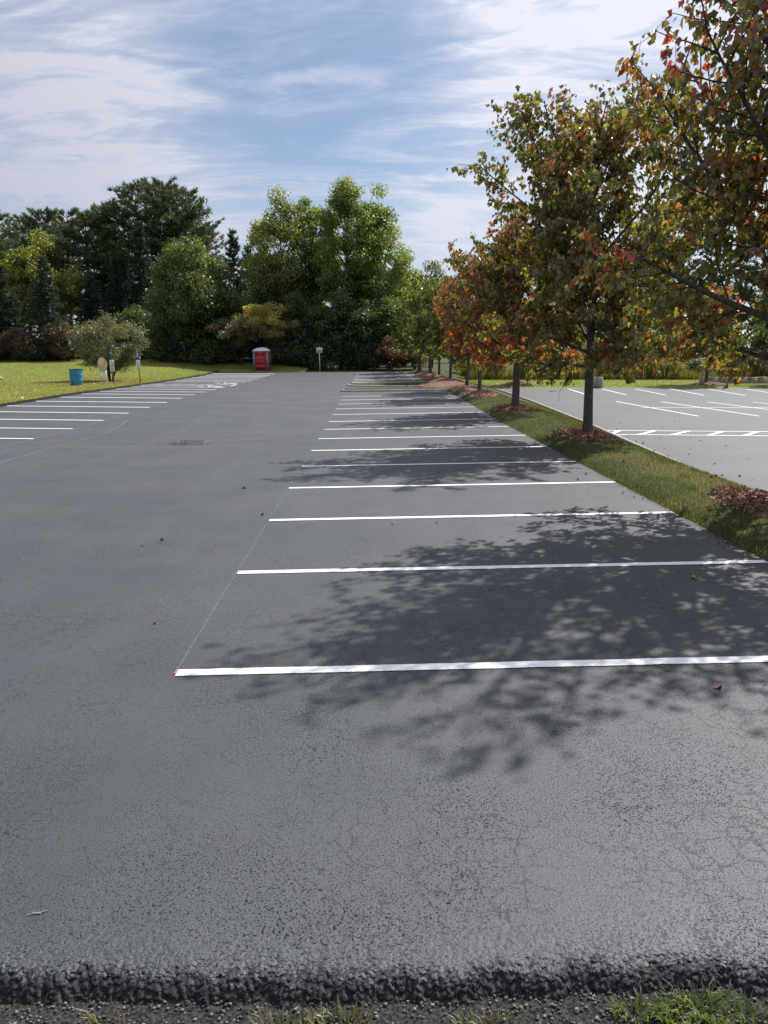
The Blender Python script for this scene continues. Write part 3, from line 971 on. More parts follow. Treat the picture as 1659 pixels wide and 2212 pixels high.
# palettes (leaf albedo)
OLIVE = [(3.2, (.095, .100, .020)), (2.6, (.130, .126, .026)), (1.8, (.150, .100, .028)), (1.1, (.20, .090, .028)), (.6, (.27, .055, .03)), (2.2, (.060, .072, .020)), (1.2, (.18, .175, .03))]
REDTOP = [(1.6, (.21, .055, .038)), (1.0, (.29, .04, .035)), (1.9, (.14, .085, .03)), (1.7, (.10, .092, .025)), (.5, (.24, .095, .03))]
ORANGE = [(1.6, (.27, .085, .028)), (1.2, (.30, .05, .03)), (1.4, (.19, .10, .03)), (1.2, (.12, .10, .025)), (1, (.32, .15, .035))]
RUST = [(2.2, (.215, .105, .045)), (1.0, (.27, .07, .04)), (1.6, (.14, .095, .03)), (1.4, (.10, .10, .028)), (.7, (.17, .14, .04))]
LIME = [(3, (.125, .165, .030)), (2, (.165, .195, .036)), (1.4, (.095, .13, .028)), (.8, (.20, .20, .04)), (.3, (.20, .13, .04))]

OLIVE, REDTOP, ORANGE, RUST = [tone(p, 1.22) for p in (OLIVE, REDTOP, ORANGE, RUST)]

# ------------------------------------------------------------------ the row of maples
maple('maple_tree', 'nearest tall maple with red top leaves, crown cut by the right edge', 5.80, 10.55, 8.9, 2.75, 2.0, 11, OLIVE, REDTOP, 30, .115, 11.5, trunk_r=.13, dense=1.1, thin=.52)
maple('maple_tree', 'olive and orange maple, second of the row, trunk fully in view', 5.71, 20.2, 8.45, 2.8, 1.95, 23, OLIVE, None, 30, .138, 11.5, trunk_r=.125, dense=1.1, broad=True)
maple('maple_tree', 'maple with bright orange red low leaves and wide forked limbs, third of the row', 5.58, 29.8, 7.2, 2.5, 1.75, 37, OLIVE, RUST, 26, .17, 8, trunk_r=.15, low_pal=ORANGE)
maple('maple_tree', 'slim maple with rust leaves, fourth of the row', 5.50, 39.1, 7.4, 2.1, 2.1, 41, RUST, REDTOP, 24, .20, 7, trunk_r=.10)
maple('maple_tree', 'rusty brown maple with slightly leaning trunk, fifth of the row', 5.51, 44.6, 7.0, 2.1, 2.0, 53, RUST, None, 24, .21, 7, trunk_r=.10, lean=.05)
maple('maple_tree', 'brownish green maple standing in mulch behind the wider island, sixth of the row', 5.72, 56.0, 7.4, 2.2, 2.2, 61, LIME, RUST, 24, .24, 7, lean=.04)
maple('maple_tree', 'yellow green maple, seventh of the row', 5.70, 64.6, 8.0, 2.8, 2.2, 67, LIME, None, 24, .26, 7)
maple('maple_tree', 'green maple, eighth of the row', 5.50, 71.9, 8.6, 2.8, 2.2, 71, LIME, None, 24, .27, 5, trunk_r=.15)
maple('maple_tree', 'green maple at the far end of the row with low dark limbs', 5.00, 79.6, 8.4, 2.9, 2.0, 79, LIME, None, 24, .28, 5, trunk_r=.2)
maple('maple_tree', 'maple in the grass beyond the old lot, trunk right of the light pole', 26.2, 60.4, 7.6, 2.8, 2.3, 83, OLIVE, ORANGE, 22, .25, 5, group='maples beyond the old lot', trunk_r=.14)
maple('maple_tree', 'maple beyond the old lot hidden behind the third strip tree', 11.3, 60.2, 7.2, 2.5, 2.2, 89, RUST, None, 20, .26, 5, group='maples beyond the old lot')
maple('maple_tree', 'maple beyond the old lot at the right picture edge', 33.6, 60.5, 7.6, 2.8, 2.2, 97, OLIVE, ORANGE, 22, .26, 5, group='maples beyond the old lot')

# ------------------------------------------------------------------ conifers of the wood
pineA = conifer_meshes(3, 24, 3.9, 8.0, 'pine')
pineB = conifer_meshes(8, 24, 4.2, 6.0, 'pine')
pineC = conifer_meshes(15, 24, 3.6, 10.0, 'pine')
spA = conifer_meshes(21, 12, 3.4, .4, 'spruce')
spB = conifer_meshes(22, 12, 3.0, .4, 'spruce')


def px_x(px, Y): return Y * (px - 800) / 1662.0 * .985


PG = 'tall dark pines of the wood on the left'
pines = [(8, 98, 20.6, 0, 'tall dark pine at the left picture edge'),
         (-60, 100, 21.0, 1, 'tall pine just outside the left picture edge'),
         (78, 112, 20.5, 1, 'dark pine at the left end of the unbroken pine wood'),
         (122, 106, 20.8, 2, 'second pine from the left end of the pine wood'),
         (166, 112, 21.6, 0, 'third pine from the left end of the pine wood'),
         (205, 104, 20.2, 1, 'fourth pine from the left end of the pine wood'),
         (240, 112, 22.0, 2, 'fifth pine from the left end of the pine wood'),
         (276, 106, 21.8, 0, 'sixth pine from the left end of the pine wood'),
         (318, 104, 23.3, 1, 'seventh pine from the left end, where the wood steps up'),
         (355, 108, 24.6, 2, 'twin top pine left of the highest pine'),
         (388, 103, 24.0, 0, 'highest pine of the wood, above the large green maple'),
         (428, 106, 23.0, 1, 'pine at the right end of the wood with long level limbs against the sky'),
         (448, 112, 20.0, 2, 'lower pine tucked behind the right end of the pine wood'),
         (30, 118, 18.5, 2, 'pine in the sag between the edge pine and the wood'),
         (142, 122, 20.0, 1, 'rear pine behind the second and third pines'),
         (255, 122, 21.0, 0, 'rear pine behind the fifth and sixth pines')]
for k, (px, Y, hh, v, lab) in enumerate(pines):
    conifer('pine_tree', (pineA, pineB, pineC)[v], lab, px_x(px, Y), Y, k * 1.7, (.98 + .1 * ((k * 7) % 3 - 1), (hh - 2.6) / 24), PG)
for k, (px, Y, hh, lab) in enumerate([(1460, 112, 24.5, 'tall dark pine showing behind the nearest maple crowns'), (1400, 118, 20.5, 'dark pine behind the maples, left of the tall one'), (1560, 116, 22.5, 'dark pine behind the nearest maple, right of the tall one'), (1640, 112, 20.5, 'dark pine behind the nearest maple at the right picture edge'), (1290, 122, 15.5, 'lower pine hidden behind the second maple')]):
    conifer('pine_tree', (pineB, pineA, pineC)[k % 3], lab, px_x(px, Y), Y, k * 2.1 + .5, (1.05, hh / 24), 'dark pines behind the maples on the right')
SG = 'spruces in front of the wood'
for k, (px, Y, hh, rs, lab) in enumerate([(18, 90, 11.0, 1.15, 'dark spruce at the left picture edge with wide skirts'), (122, 89, 11.3, 1.05, 'blue grey spruce in front of the yellow green tree'), (214, 96, 9.9, .85, 'small pointed spruce right of the yellow green tree'),
                                     (318, 97, 16.0, 1.05, 'tall dark spruce behind the large green maple on its left'), (512, 101, 15.6, 1.0, 'dark narrow spruce between the green maple and the cottonwoods'), (270, 99, 12.0, .9, 'dark spruce in the gap behind the round bush'), (545, 104, 14.0, 1.0, 'dark spruce half hidden behind the cottonwoods')]):
    conifer('spruce_tree', (spA, spB)[k % 2], lab, px_x(px, Y), Y, k * 1.3, (rs, hh / 12), SG)

# ------------------------------------------------------------------ broadleaf trees at the back
GREEN = [(3, (.050, .075, .020)), (2, (.070, .098, .024)), (1, (.040, .062, .022)), (.6, (.10, .12, .03))]
POP = [(3, (.060, .092, .020)), (2, (.085, .120, .024)), (1.2, (.045, .070, .018)), (.7, (.125, .14, .03))]
POPY = [(2, (.085, .102, .024)), (2.4, (.072, .098, .022)), (1, (.11, .115, .028))]
YG = [(3, (.130, .148, .026)), (2, (.160, .170, .030)), (1.6, (.090, .115, .024))]
DEEP = [(3, (.030, .047, .017)), (2, (.042, .062, .020)), (1, (.060, .080, .022))]
WILLOW = [(3, (.075, .098, .034)), (2, (.098, .120, .038)), (1, (.055, .075, .028))]
SUMY = [(3, (.30, .26, .06)), (1.2, (.25, .18, .05)), (3, (.21, .22, .06)), (.3, (.26, .12, .05))]
SUMG = [(3, (.075, .090, .045)), (2, (.10, .11, .06)), (1, (.055, .065, .03)), (.6, (.15, .06, .04))]
REDH = [(1.6, (.10, .045, .034)), (2, (.080, .060, .030)), (2.4, (.060, .068, .028)), (.4, (.15, .035, .035))]
BROWN = [(3, (.125, .065, .034)), (2, (.10, .062, .034)), (1, (.15, .085, .04))]
GOLD = [(2.4, (.17, .165, .035)), (2, (.13, .14, .035)), (1.2, (.095, .11, .028)), (1, (.22, .19, .04)), (.4, (.2, .1, .05))]
GREYG = [(3, (.100, .110, .055)), (2, (.130, .135, .075)), (1.4, (.075, .085, .036))]
def lift(p, k): return [(w, tuple(min(.45, x * k) for x in c)) for w, c in p]
GREEN, POP, POPY, YG, DEEP, WILLOW, SUMY, SUMG, GREYG = [lift(p, k) for p, k in ((GREEN, 1.45), (POP, 1.9), (POPY, 1.8), (YG, 1.2), (DEEP, 1.7), (WILLOW, 1.4), (SUMY, 1.3), (SUMG, 1.5), (GREYG, 1.12))]

broadleaf('broadleaf_tree', 'yellow green tree behind the spruces at the left edge', px_x(28, 100), 100, 15.0, 4.6, 3, 101, YG, 70, 190, .34, 1.15)
broadleaf('broadleaf_tree', 'bright yellow green tree behind the blue grey spruce', px_x(118, 98), 98, 15.2, 4.9, 3, 102, YG, 84, 190, .33, 1.15)
broadleaf('maple_tree', 'large rounded green maple in front of the pine wood', px_x(425, 89), 89, 13.9, 5.9, 1.2, 103, GREEN, 150, 200, .28, 1.2, 'egg', trunk_r=.3)
broadleaf('cottonwood_tree', 'olive tinged cottonwood, leftmost of the tall group', px_x(612, 93), 93, 19.2, 3.6, 3.0, 104, POPY, 105, 190, .27, 1.05, 'column', 'tall cottonwoods at the end of the lot')
broadleaf('cottonwood_tree', 'slender cottonwood, second of the tall group from the left', px_x(676, 95), 95, 21.4, 3.4, 3.0, 105, POP, 110, 190, .27, 1.0, 'column', 'tall cottonwoods at the end of the lot')
broadleaf('cottonwood_tree', 'tallest leafy cottonwood in the middle of the group', px_x(752, 92), 92, 22.0, 4.0, 2.5, 106, POP, 140, 200, .27, 1.05, 'column', 'tall cottonwoods at the end of the lot')
broadleaf('cottonwood_tree', 'bright green cottonwood, rightmost of the tall group', px_x(815, 93), 93, 20.6, 3.7, 2.5, 107, POP, 125, 200, .27, 1.05, 'column', 'tall cottonwoods at the end of the lot')
broadleaf('cottonwood_tree', 'thin short cottonwood left of the tall group with sparse leaves', px_x(570, 96), 96, 17.0, 1.7, 4.0, 108, POP, 34, 130, .27, .9, 'column', 'tall cottonwoods at the end of the lot', trunk_r=.12)
broadleaf('broadleaf_tree', 'soft green willow like tree right of the cottonwoods', px_x(872, 97), 97, 12.4, 3.4, 1.2, 109, WILLOW, 80, 190, .26, 1.0, 'egg', stems=3)
broadleaf('broadleaf_tree', 'upright grey green tree behind the green end of the maple row', px_x(930, 99), 99, 13.6, 3.2, 1.5, 110, WILLOW, 80, 190, .26, .95, 'column', stems=3)
broadleaf('broadleaf_tree', 'mid green tree hiding the foot of the cottonwoods on the right', px_x(838, 88), 88, 8.2, 3.0, .6, 111, GREEN, 70, 180, .25, .95, 'egg', stems=4, trunk_r=.08)
UG = 'dark undergrowth at the end of the lot'
for k, (px, Y, hh, R, lab) in enumerate([(500, 91, 8.2, 3.2, 'dark leafy thicket under the right side of the large maple'), (585, 92, 9.0, 3.0, 'dark thicket behind the portable toilet'), (640, 88, 7.6, 2.6, 'dark thicket just right of the portable toilet'), (690, 87, 7.0, 2.5, 'dark thicket right behind the small white sign'), (735, 87.5, 8.5, 2.6, 'dark thicket at the foot of the tallest cottonwood'), (785, 87, 7.5, 2.4, 'dark thicket left of the brown bush'), (380, 91, 7.0, 3.2, 'dark thicket under the left side of the large maple'), (305, 92, 6.0, 2.8, 'dark thicket right of the round bush'), (440, 88.5, 5.2, 2.6, 'low dark thicket at the foot of the large maple'), (560, 90, 6.0, 2.6, 'low dark thicket behind the yellow sumac'), (670, 93, 12.5, 2.8, 'tall dark understory tree between the two left cottonwoods'), (790, 94, 12.0, 2.8, 'tall dark understory tree between the two right cottonwoods'), (600, 96, 12.5, 2.6, 'tall dark understory tree behind the leftmost cottonwood')]):
    broadleaf('shrub', lab, px_x(px, Y), Y, hh, R, .3, 200 + k, DEEP, 62, 170, .25, .95, 'egg', UG, 'shrub', 4, .06)
lowx = [455, 490, 525, 600, 628, 660, 700, 735, 770, 805, 350, 400]
lown = ['under the large maple trunk', 'right of the large maple trunk', 'left of the portable toilet', 'close behind the portable toilet', 'just right of the portable toilet', 'midway between portable toilet and small sign', 'behind the small white sign', 'right of the small white sign', 'at the middle of the lot end', 'left of the brown corner bush', 'right of the round bush', 'left of the large maple trunk']
for k, px in enumerate(lowx):
    broadleaf('undergrowth_bush', 'low dark green bush ' + lown[k], px_x(px, 86.5), 86.2 + .5 * (k % 3), 2.6 + .5 * (k % 4), 2.0, .0, 250 + k, DEEP, 40, 120, .22, .7, 'egg', 'low undergrowth at the end of the lot', 'bush', 4, .03)
broadleaf('sumac_shrub', 'golden yellow topped sumac spreading above the portable toilet', px_x(578, 85.6), 85.6, 6.7, 3.3, 2.6, 301, SUMY, 46, 170, .22, .75, 'round', None, 'shrub', 5, .07, inner_pal=SUMG, flat=.5)
broadleaf('sumac_shrub', 'silvery green sumac left of the golden one', px_x(520, 85.5), 85.5, 5.3, 3.0, 2.0, 302, SUMG, 50, 170, .22, .75, 'round', None, 'shrub', 6, .06, flat=.5)
broadleaf('shrub', 'reddish brown bush at the right rear corner of the lot', px_x(846, 84.4), 84.4, 3.4, 2.2, .2, 303, BROWN, 50, 180, .17, .6, 'egg', None, 'shrub', 5, .04)
broadleaf('shrub', 'olive bush behind the farthest strip maples', px_x(895, 86), 86, 3.4, 2.2, .2, 304, GOLD, 44, 160, .18, .6, 'egg', None, 'shrub', 5, .04)
for k, (px, hh, R, lab) in enumerate([(-15, 3.0, 2.2, 'red tinged hedge bush at the left picture edge'), (30, 3.0, 2.2, 'dull red hedge bush, second from the left edge'), (72, 3.3, 2.2, 'crimson tipped hedge bush left of the round bush'), (112, 3.9, 2.2, 'brownish hedge bush under the blue grey spruce'), (152, 4.3, 2.4, 'taller hedge bush touching the round bush on its left'), (-60, 3.0, 2.2, 'red hedge bush outside the left picture edge')]):
    broadleaf('hedge_bush', lab, px_x(px, 87), 87 + (k % 2) * .8, hh, R, .2, 320 + k, REDH, 44, 150, .18, .65, 'egg', 'reddish hedge along the back of the lawn', 'bush', 4, .04)

# the round multi-stemmed bush on the lawn
broadleaf('round_bush', 'large round grey green bush on the lawn behind the signs', px_x(243, 58.5), 58.5, 4.8, 2.5, .55, 333, GREYG, 110, 230, .125, .58, 'vase', None, 'bush', 9, .055, flat=.85)

# meadow shrubs beyond the old lot
rngm = np.random.default_rng(77)
names = ['first', 'second', 'third', 'fourth', 'fifth', 'sixth', 'seventh', 'eighth', 'ninth', 'tenth', 'eleventh', 'twelfth', 'thirteenth', 'fourteenth']
for k in range(14):
    x = 9.2 + k * 2.75 + rngm.uniform(-.5, .5); y = 73.2 + rngm.uniform(-.6, .8)
    pal = [GOLD, GREYG, GOLD, REDH, GOLD, GREEN, GOLD][k % 7]
    tone = {id(GOLD): 'yellow green', id(GREYG): 'grey green', id(REDH): 'dark red', id(GREEN): 'deep green'}[id(pal)]
    broadleaf('meadow_shrub', f'{tone} shrub beyond the old lot, {names[k]} from the strip end', x, y, rngm.uniform(1.9, 2.9), 1.75, .1, 400 + k, pal, 34, 150, .17, .55, 'egg', 'meadow shrubs beyond the old lot', 'shrub', 5, .03)
for k in range(9):
    x = 12 + k * 5.2 + rngm.uniform(-1, 1); y = 84 + rngm.uniform(0, 5)
    broadleaf('meadow_tree', f'low tree in the second line of the meadow, {names[k]} from the strip end', x, y, rngm.uniform(3.6, 6.0), 2.6, .3, 440 + k, [GREEN, GOLD, DEEP][k % 3], 44, 140, .27, .9, 'egg', 'low trees behind the meadow shrubs', 'tree', 3, .06)

# far wood closing the view behind everything
rngf = np.random.default_rng(9)
mbw = []
Pw, Tw, Nw, Sw, Cw = [], [], [], [], []
for k in range(90):
    x = -150 + k * 3.6 + rngf.uniform(-1, 1); y = 138 + rngf.uniform(0, 16)
    hh = rngf.uniform(11, 15) if not (-32 < x < 4) else rngf.uniform(9, 12)
    if x > 4: hh *= .80
    n = 420
    v = unit(rngf.normal(0, 1, (n, 3))) * rngf.random((n, 1)) ** .4
    P = np.array([x, y, gz(x, y) + hh * .5]) + v * np.array([3.2, 3.2, hh * .52]) + rngf.normal(0, .3, (n, 3))
    Pw.append(P); Tw.append(rngf.normal(0, 1, (n, 3))); Nw.append(v + rngf.normal(0, .5, (n, 3))); Sw.append(rngf.uniform(.6, 1.2, n))
    Cw.append(pick(rngf, DEEP, 1)[0] * rngf.uniform(.7, 1.3, (n, 1)))
fw = obj('far_wood', leaf_mesh('far_wood', np.concatenate(Pw), np.concatenate(Tw), np.concatenate(Nw), np.concatenate(Sw), np.concatenate(Cw)), M['bgleaf'])
tag(fw, 'dark far wood closing the view behind the trees', 'wood', kind='stuff')


# ------------------------------------------------------------------ grass blades
def blades(name, X, Y, Z, h, w, col, rng, lean=.45):
    n = len(X)
    a = rng.uniform(0, 2 * math.pi, n); b = rng.uniform(0, 2 * math.pi, n); l = np.abs(rng.normal(0, lean, n)) * h
    base = np.stack([X, Y, Z - .01], -1)
    side = np.stack([np.cos(a), np.sin(a), 0 * a], -1) * (w / 2)[:, None]
    tip = base + np.stack([np.cos(b) * l, np.sin(b) * l, h], -1)
    V = np.stack([base - side, base + side, tip], 1).reshape(-1, 3)
    return obj(name, make_mesh(name, V, np.arange(3 * n).reshape(-1, 3), np.repeat(col, 3, axis=0)), M['blade'])


rg = np.random.default_rng(12)
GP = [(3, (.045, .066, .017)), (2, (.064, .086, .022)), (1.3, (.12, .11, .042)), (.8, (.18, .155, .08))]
n = 110000
Yb = 5 + 32 * rg.random(n) ** 1.5
u = rg.random(n); Xb = EDGE_R - .05 + u * (xr(Yb) - EDGE_R + .0)
dryn = fbm(Xb * 1.1, Yb * .8, 3)
cb = pick(rg, GP, n); dry = (dryn > .55)[:, None]
cb = np.where(dry & (rg.random((n, 1)) < .6), np.array([.20, .165, .075]), cb) * rg.uniform(.7, 1.3, (n, 1))
ok = np.ones(n, bool)
for (mx, my) in ((5.8, 10.55), (5.71, 20.2), (5.58, 29.8)): ok &= ((Xb - mx) / .72) ** 2 + ((Yb - my) / 1.25) ** 2 > rg.uniform(.5, 1.1, n)
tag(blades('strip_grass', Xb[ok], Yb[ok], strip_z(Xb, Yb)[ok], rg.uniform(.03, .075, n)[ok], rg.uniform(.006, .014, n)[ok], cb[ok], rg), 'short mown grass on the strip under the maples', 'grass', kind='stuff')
LPAL = [(3, (.20, .235, .042)), (2, (.235, .26, .050)), (1, (.155, .19, .038)), (1, (.30, .25, .10))]
n = 170000
Yb = 26 + 62 * rg.random(n); Xb = EDGE_L - 34 * rg.random(n) ** 1.2
cb = pick(rg, LPAL, n)
pt = fbm(Xb * .18 + 3, Yb * .45, 4)
cb = np.where((pt > .53)[:, None] & (rg.random((n, 1)) < .7), np.array([.23, .17, .06]), cb) * rg.uniform(.75, 1.25, (n, 1))
tag(blades('lawn_grass', Xb, Yb, lawn_z(Xb, Yb), rg.uniform(.05, .10, n), rg.uniform(.02, .05, n), cb, rg, .8), 'sunlit mown grass of the left lawn', 'grass', kind='stuff')
n = 40000
Yb = R_BACK + .3 + 17 * rg.random(n); Xb = 6 + 40 * rg.random(n)
cb = pick(rg, LPAL, n) * rg.uniform(.6, 1.1, (n, 1))
tag(blades('verge_grass', Xb, Yb, ground_z(Xb, Yb) + .07, rg.uniform(.05, .12, n), rg.uniform(.02, .06, n), cb, rg, .8), 'mown grass behind the old lot', 'grass', kind='stuff')
# tall meadow stalks in front of the shrubs
n = 16000
Xb = 9 + 40 * rg.random(n); Yb = 71 + 2.6 * rg.random(n)
cb = pick(rg, GOLD, n) * rg.uniform(.7, 1.3, (n, 1))
tag(blades('meadow_grass', Xb, Yb, ground_z(Xb, Yb), rg.uniform(.5, 1.5, n) * (.5 + .9 * fbm(Xb * .5, Yb, 2)), rg.uniform(.05, .12, n), cb, rg, .25), 'tall yellow green meadow grass in front of the shrubs', 'grass', kind='stuff')


def tuft(label, x, y, r, n, h, seed, pal):
    rr = np.random.default_rng(seed)
    mb = MB(); z0 = float(lot_z(x, y)) - .066
    for _ in range(n):
        a = rr.uniform(0, 6.283); q = r * math.sqrt(rr.random())
        b = a + rr.normal(0, .9); hh = h * rr.uniform(.45, 1.1); ln = hh * rr.uniform(.3, 1.1); w = rr.uniform(.0025, .005)
        p = np.array([x + math.cos(a) * q, y + math.sin(a) * q * .45, z0]); sd = np.array([-math.sin(b), math.cos(b), 0]) * w
        dv = np.array([math.cos(b), math.sin(b), 0])
        q1 = p + dv * ln * .35 + np.array([0, 0, hh * .65]); q2 = p + dv * ln + np.array([0, 0, hh * rr.uniform(.65, 1.0)])
        mb.add([p - sd, p + sd, q1 + sd * .8, q1 - sd * .8, q2], [np.array([[0, 1, 2, 3]]), np.array([[3, 2, 4]])], pick(rr, pal, 1)[0] * rr.uniform(.7, 1.3))
    o = mb.build('grass_tuft', M['blade'], use_col=True)
    return tag(o, label, 'grass', 'grass tufts on the gravel verge')


TP = [(3, (.085, .14, .02)), (2, (.12, .18, .03)), (1, (.2, .2, .07))]
TD = [(2, (.13, .13, .05)), (2, (.20, .18, .09)), (1, (.08, .12, .03))]
tuft('bright green grass tuft, largest, at the bottom right', 1.22, 2.37, .19, 240, .065, 1, TP)
tuft('small green tuft just left of the largest tuft', .96, 2.38, .09, 60, .07, 2, TP)
tuft('dry grass tuft below the middle of the asphalt edge', -.12, 2.36, .12, 110, .07, 3, TD)
tuft('thin dry blades left of the middle tuft', -.33, 2.35, .10, 60, .06, 4, TD)
tuft('thin upright blades near the bottom left', -.95, 2.38, .10, 22, .08, 5, TD)
tuft('dry fringe of grass in the bottom right corner', 1.55, 2.34, .14, 120, .06, 6, TD)
tuft('sparse dry tuft between the middle and right tufts', .42, 2.34, .12, 70, .05, 7, TD)

# loose gravel of the verge
rr = np.random.default_rng(4)
mb = MB()
cube = np.array([(-1, -1, -1), (1, -1, -1), (1, 1, -1), (-1, 1, -1), (-1, -1, 1), (1, -1, 1), (1, 1, 1), (-1, 1, 1)], float)
cf = np.array([[0, 3, 2, 1], [4, 5, 6, 7], [0, 1, 5, 4], [1, 2, 6, 5], [2, 3, 7, 6], [3, 0, 4, 7]])
for _ in range(4200):
    s = .0016 + .006 * rr.random() ** 2.5; v = cube * rr.uniform(.35, 1.0, (8, 3)) * s * np.array([1.2, .9, .6])
    mb.add(v + np.array([x_ := rr.uniform(-2, 2.2), y_ := rr.uniform(2.2, 2.5), float(lot_z(x_, y_)) - .060 + s * .3]), cf, np.array([.13, .125, .115]) * rr.uniform(.3, 1.6))
t = NT('gravel_stone'); M['stone'] = t.principled(t.attr(), .85, .2)
tag(mb.build('gravel', M['stone'], use_col=True), 'loose grey gravel along the broken asphalt edge', 'gravel', kind='stuff')


# ------------------------------------------------------------------ mulch rings
def mulch(label, x, y, rx_, ry_, h, nchip, seed, zf=strip_z, rz=0.0):
    rr = np.random.default_rng(seed)
    root = empty('mulch_mound', (x, y, float(zf(x, y))), rz); tag(root, label, 'mulch', 'bark mulch mounds round the trees')
    seg, rings = 28, 7
    V = []
    def hh(u, a):
        return h * (1 - u ** 1.6) + .03 * (vnoise(np.cos(a) * u * 5 + x, np.sin(a) * u * 5 + y) - .5)
    for i in range(rings + 1):
        u = i / rings
        for k in range(seg):
            a = 2 * math.pi * k / seg
            q = u * (1 + .5 * (vnoise(math.cos(a) * 2 + x, math.sin(a) * 2 + y) - .5))
            px, py = q * rx_ * math.cos(a), q * ry_ * math.sin(a)
            V.append((px, py, float(zf(x + px, y + py)) - float(zf(x, y)) + float(hh(u, a)) + .015 - .06 * (i == rings)))
    F = [[i * seg + k, (i + 1) * seg + k, (i + 1) * seg + (k + 1) % seg, i * seg + (k + 1) % seg] for i in range(rings) for k in range(seg)]
    obj('mound', make_mesh('mound', V, np.array(F), smooth=True), M['mulch'], root)
    mb = MB()
    for _ in range(nchip):
        a = rr.uniform(0, 6.283); u = math.sqrt(rr.random()) * 1.22
        px, py = u * rx_ * math.cos(a), u * ry_ * math.sin(a)
        z = float(zf(x + px, y + py)) - float(zf(x, y)) + float(hh(min(u, 1), a)) + .025
        l, w = rr.uniform(.02, .06), rr.uniform(.006, .016)
        d = unit(rr.normal(0, 1, 3) * np.array([1, 1, .45])); s = unit(np.cross(d, rr.normal(0, 1, 3)))
        p = np.array([px, py, z])
        mb.add([p - d * l - s * w, p + d * l - s * w, p + d * l + s * w, p - d * l + s * w], [[0, 1, 2, 3]], np.array([.27, .150, .110]) * rr.uniform(.3, 1.6))
    mb.build('bark_chips', M['stone'], root, use_col=True)['kind'] = 'stuff'


mulch('red bark mulch mound round the nearest maple at the right edge', 5.85, 10.5, .72, 1.25, .08, 2600, 1)
mulch('red bark mulch mound round the second maple of the row', 5.70, 20.15, .72, 1.35, .08, 2400, 2)
mulch('red bark mulch mound round the third maple with forked limbs', 5.57, 29.75, .72, 1.5, .08, 1800, 3)
mulch('pinkish mulch strip round the fourth maple of the row', 5.6, 38.6, .95, 2.2, .16, 700, 4)
mulch('pinkish mulch bed round the fifth maple of the row', 5.6, 44.0, .95, 2.2, .16, 600, 5)
mulch('broad mulch bed at the joint of strip and wider island', 4.6, 51.0, 1.5, 3.2, .25, 900, 6, zf=lambda a, b: np.maximum(strip_z(a, b), lot_z(a, b) + .06))
mulch('mulch bed round the sixth maple behind the wider island', 5.5, 56.2, 1.3, 2.6, .2, 600, 7)
mulch('mulch bed round the seventh maple of the row', 5.4, 64.4, 1.3, 2.6, .2, 400, 8)
mulch('mulch bed round the eighth maple of the row', 5.2, 71.7, 1.2, 2.6, .2, 300, 9)
fg = lambda a, b: ground_z(a, b) + .07
mulch('mulch mound beyond the old lot behind the third strip maple', 11.4, 59.9, 1.6, 1.3, .34, 500, 10, fg)
mulch('mulch mound round the maple right of the light pole', 26.3, 60.2, 1.7, 1.2, .28, 500, 11, fg)
mulch('mulch mound beyond the old lot at the right picture edge', 33.6, 60.3, 1.7, 1.2, .28, 300, 12, fg)

# ------------------------------------------------------------------ portable toilet
M['red_plastic'] = simple('red_plastic', (.42, .018, .028), .45, .45, .10, 2)
M['grey_plastic'] = simple('grey_plastic', (.17, .19, .21), .5, .4, .10, 2)
M['roof_plastic'] = simple('pale_roof_plastic', (.62, .64, .66), .4, .5, .06, 2)
M['dark'] = simple('black_plastic', (.02, .02, .022), .5, .4, .1, 3)
M['white_paint'] = simple('white_paint', (.78, .78, .76), .5, .4, .05, 3)
M['cream'] = simple('cream_sign', (.72, .60, .36), .5, .4, .06, 3)
M['cream_dark'] = simple('faded_lettering', (.52, .42, .25), .6, .3, .1, 8)
M['blue_sign'] = simple('blue_sign', (.03, .10, .48), .4, .5, .06, 5)
M['sign_white'] = simple('sign_white', (.80, .80, .78), .4, .5, .04, 5)
M['sign_red'] = simple('sign_red', (.55, .06, .07), .4, .5, .04, 5)
M['sign_green'] = simple('sign_green', (.05, .35, .16), .4, .5, .04, 5)
M['ink'] = simple('sign_ink', (.10, .10, .11), .5, .4, .04, 5)
M['steel'] = simple('weathered_steel', (.10, .09, .085), .6, .5, .25, 14)
M['drum_blue'] = simple('blue_drum', (.028, .19, .40), .42, .5, .12, 4)

pt_root = empty('portable_toilet', (-11.35, 82.55, gz(-11.35, 82.55) - .02), math.radians(-2)); pt_root.rotation_euler[1] = math.radians(-1.0)
tag(pt_root, 'red portable toilet with grey corners and white domed roof at the lot end', 'portable toilet')
W, Dp, Hb = .80, .80, 2.02
MB().box((-W - .03, -Dp - .03, 0), (W + .03, Dp + .03, .12)).build('base', M['dark'], pt_root)
MB().box((-W + .05, -Dp + .05, .12), (W - .05, Dp - .05, Hb)).build('cabin', M['dark'], pt_root)
for sx in (-1, 1):
    for sy in (-1, 1):
        a, b = sorted((sx * W, sx * (W - (.20 if not (sx > 0 and sy < 0) else .26)))); c_, d_ = sorted((sy * Dp, sy * (Dp - .20)))
        MB().box((a, c_, .12), (b, d_, Hb)).build('corner_post', M['grey_plastic'], pt_root)
def ribbed(name, w, h, sides):
    """panel in x,z facing -y with raised ridges"""
    mb = MB(); mb.box((-w / 2, -.03, 0), (w / 2, .02, h))
    for z0, z1 in sides:
        mb.box((-w / 2 + .05, -.048, z0), (w / 2 - .05, -.028, z1))
    for k in range(9):      # arched ridge
        a0, a1 = math.pi * (.15 + .7 * k / 9), math.pi * (.15 + .7 * (k + 1) / 9)
        r0, r1 = w * .40, w * .45
        zc_ = h * .50
        mb.add([(r * math.cos(a), y, zc_ + r * math.sin(a) * .42) for y in (-.06, -.028) for r, a in ((r0, a0), (r1, a0), (r1, a1), (r0, a1))], cf)
    return mb.mesh(name)
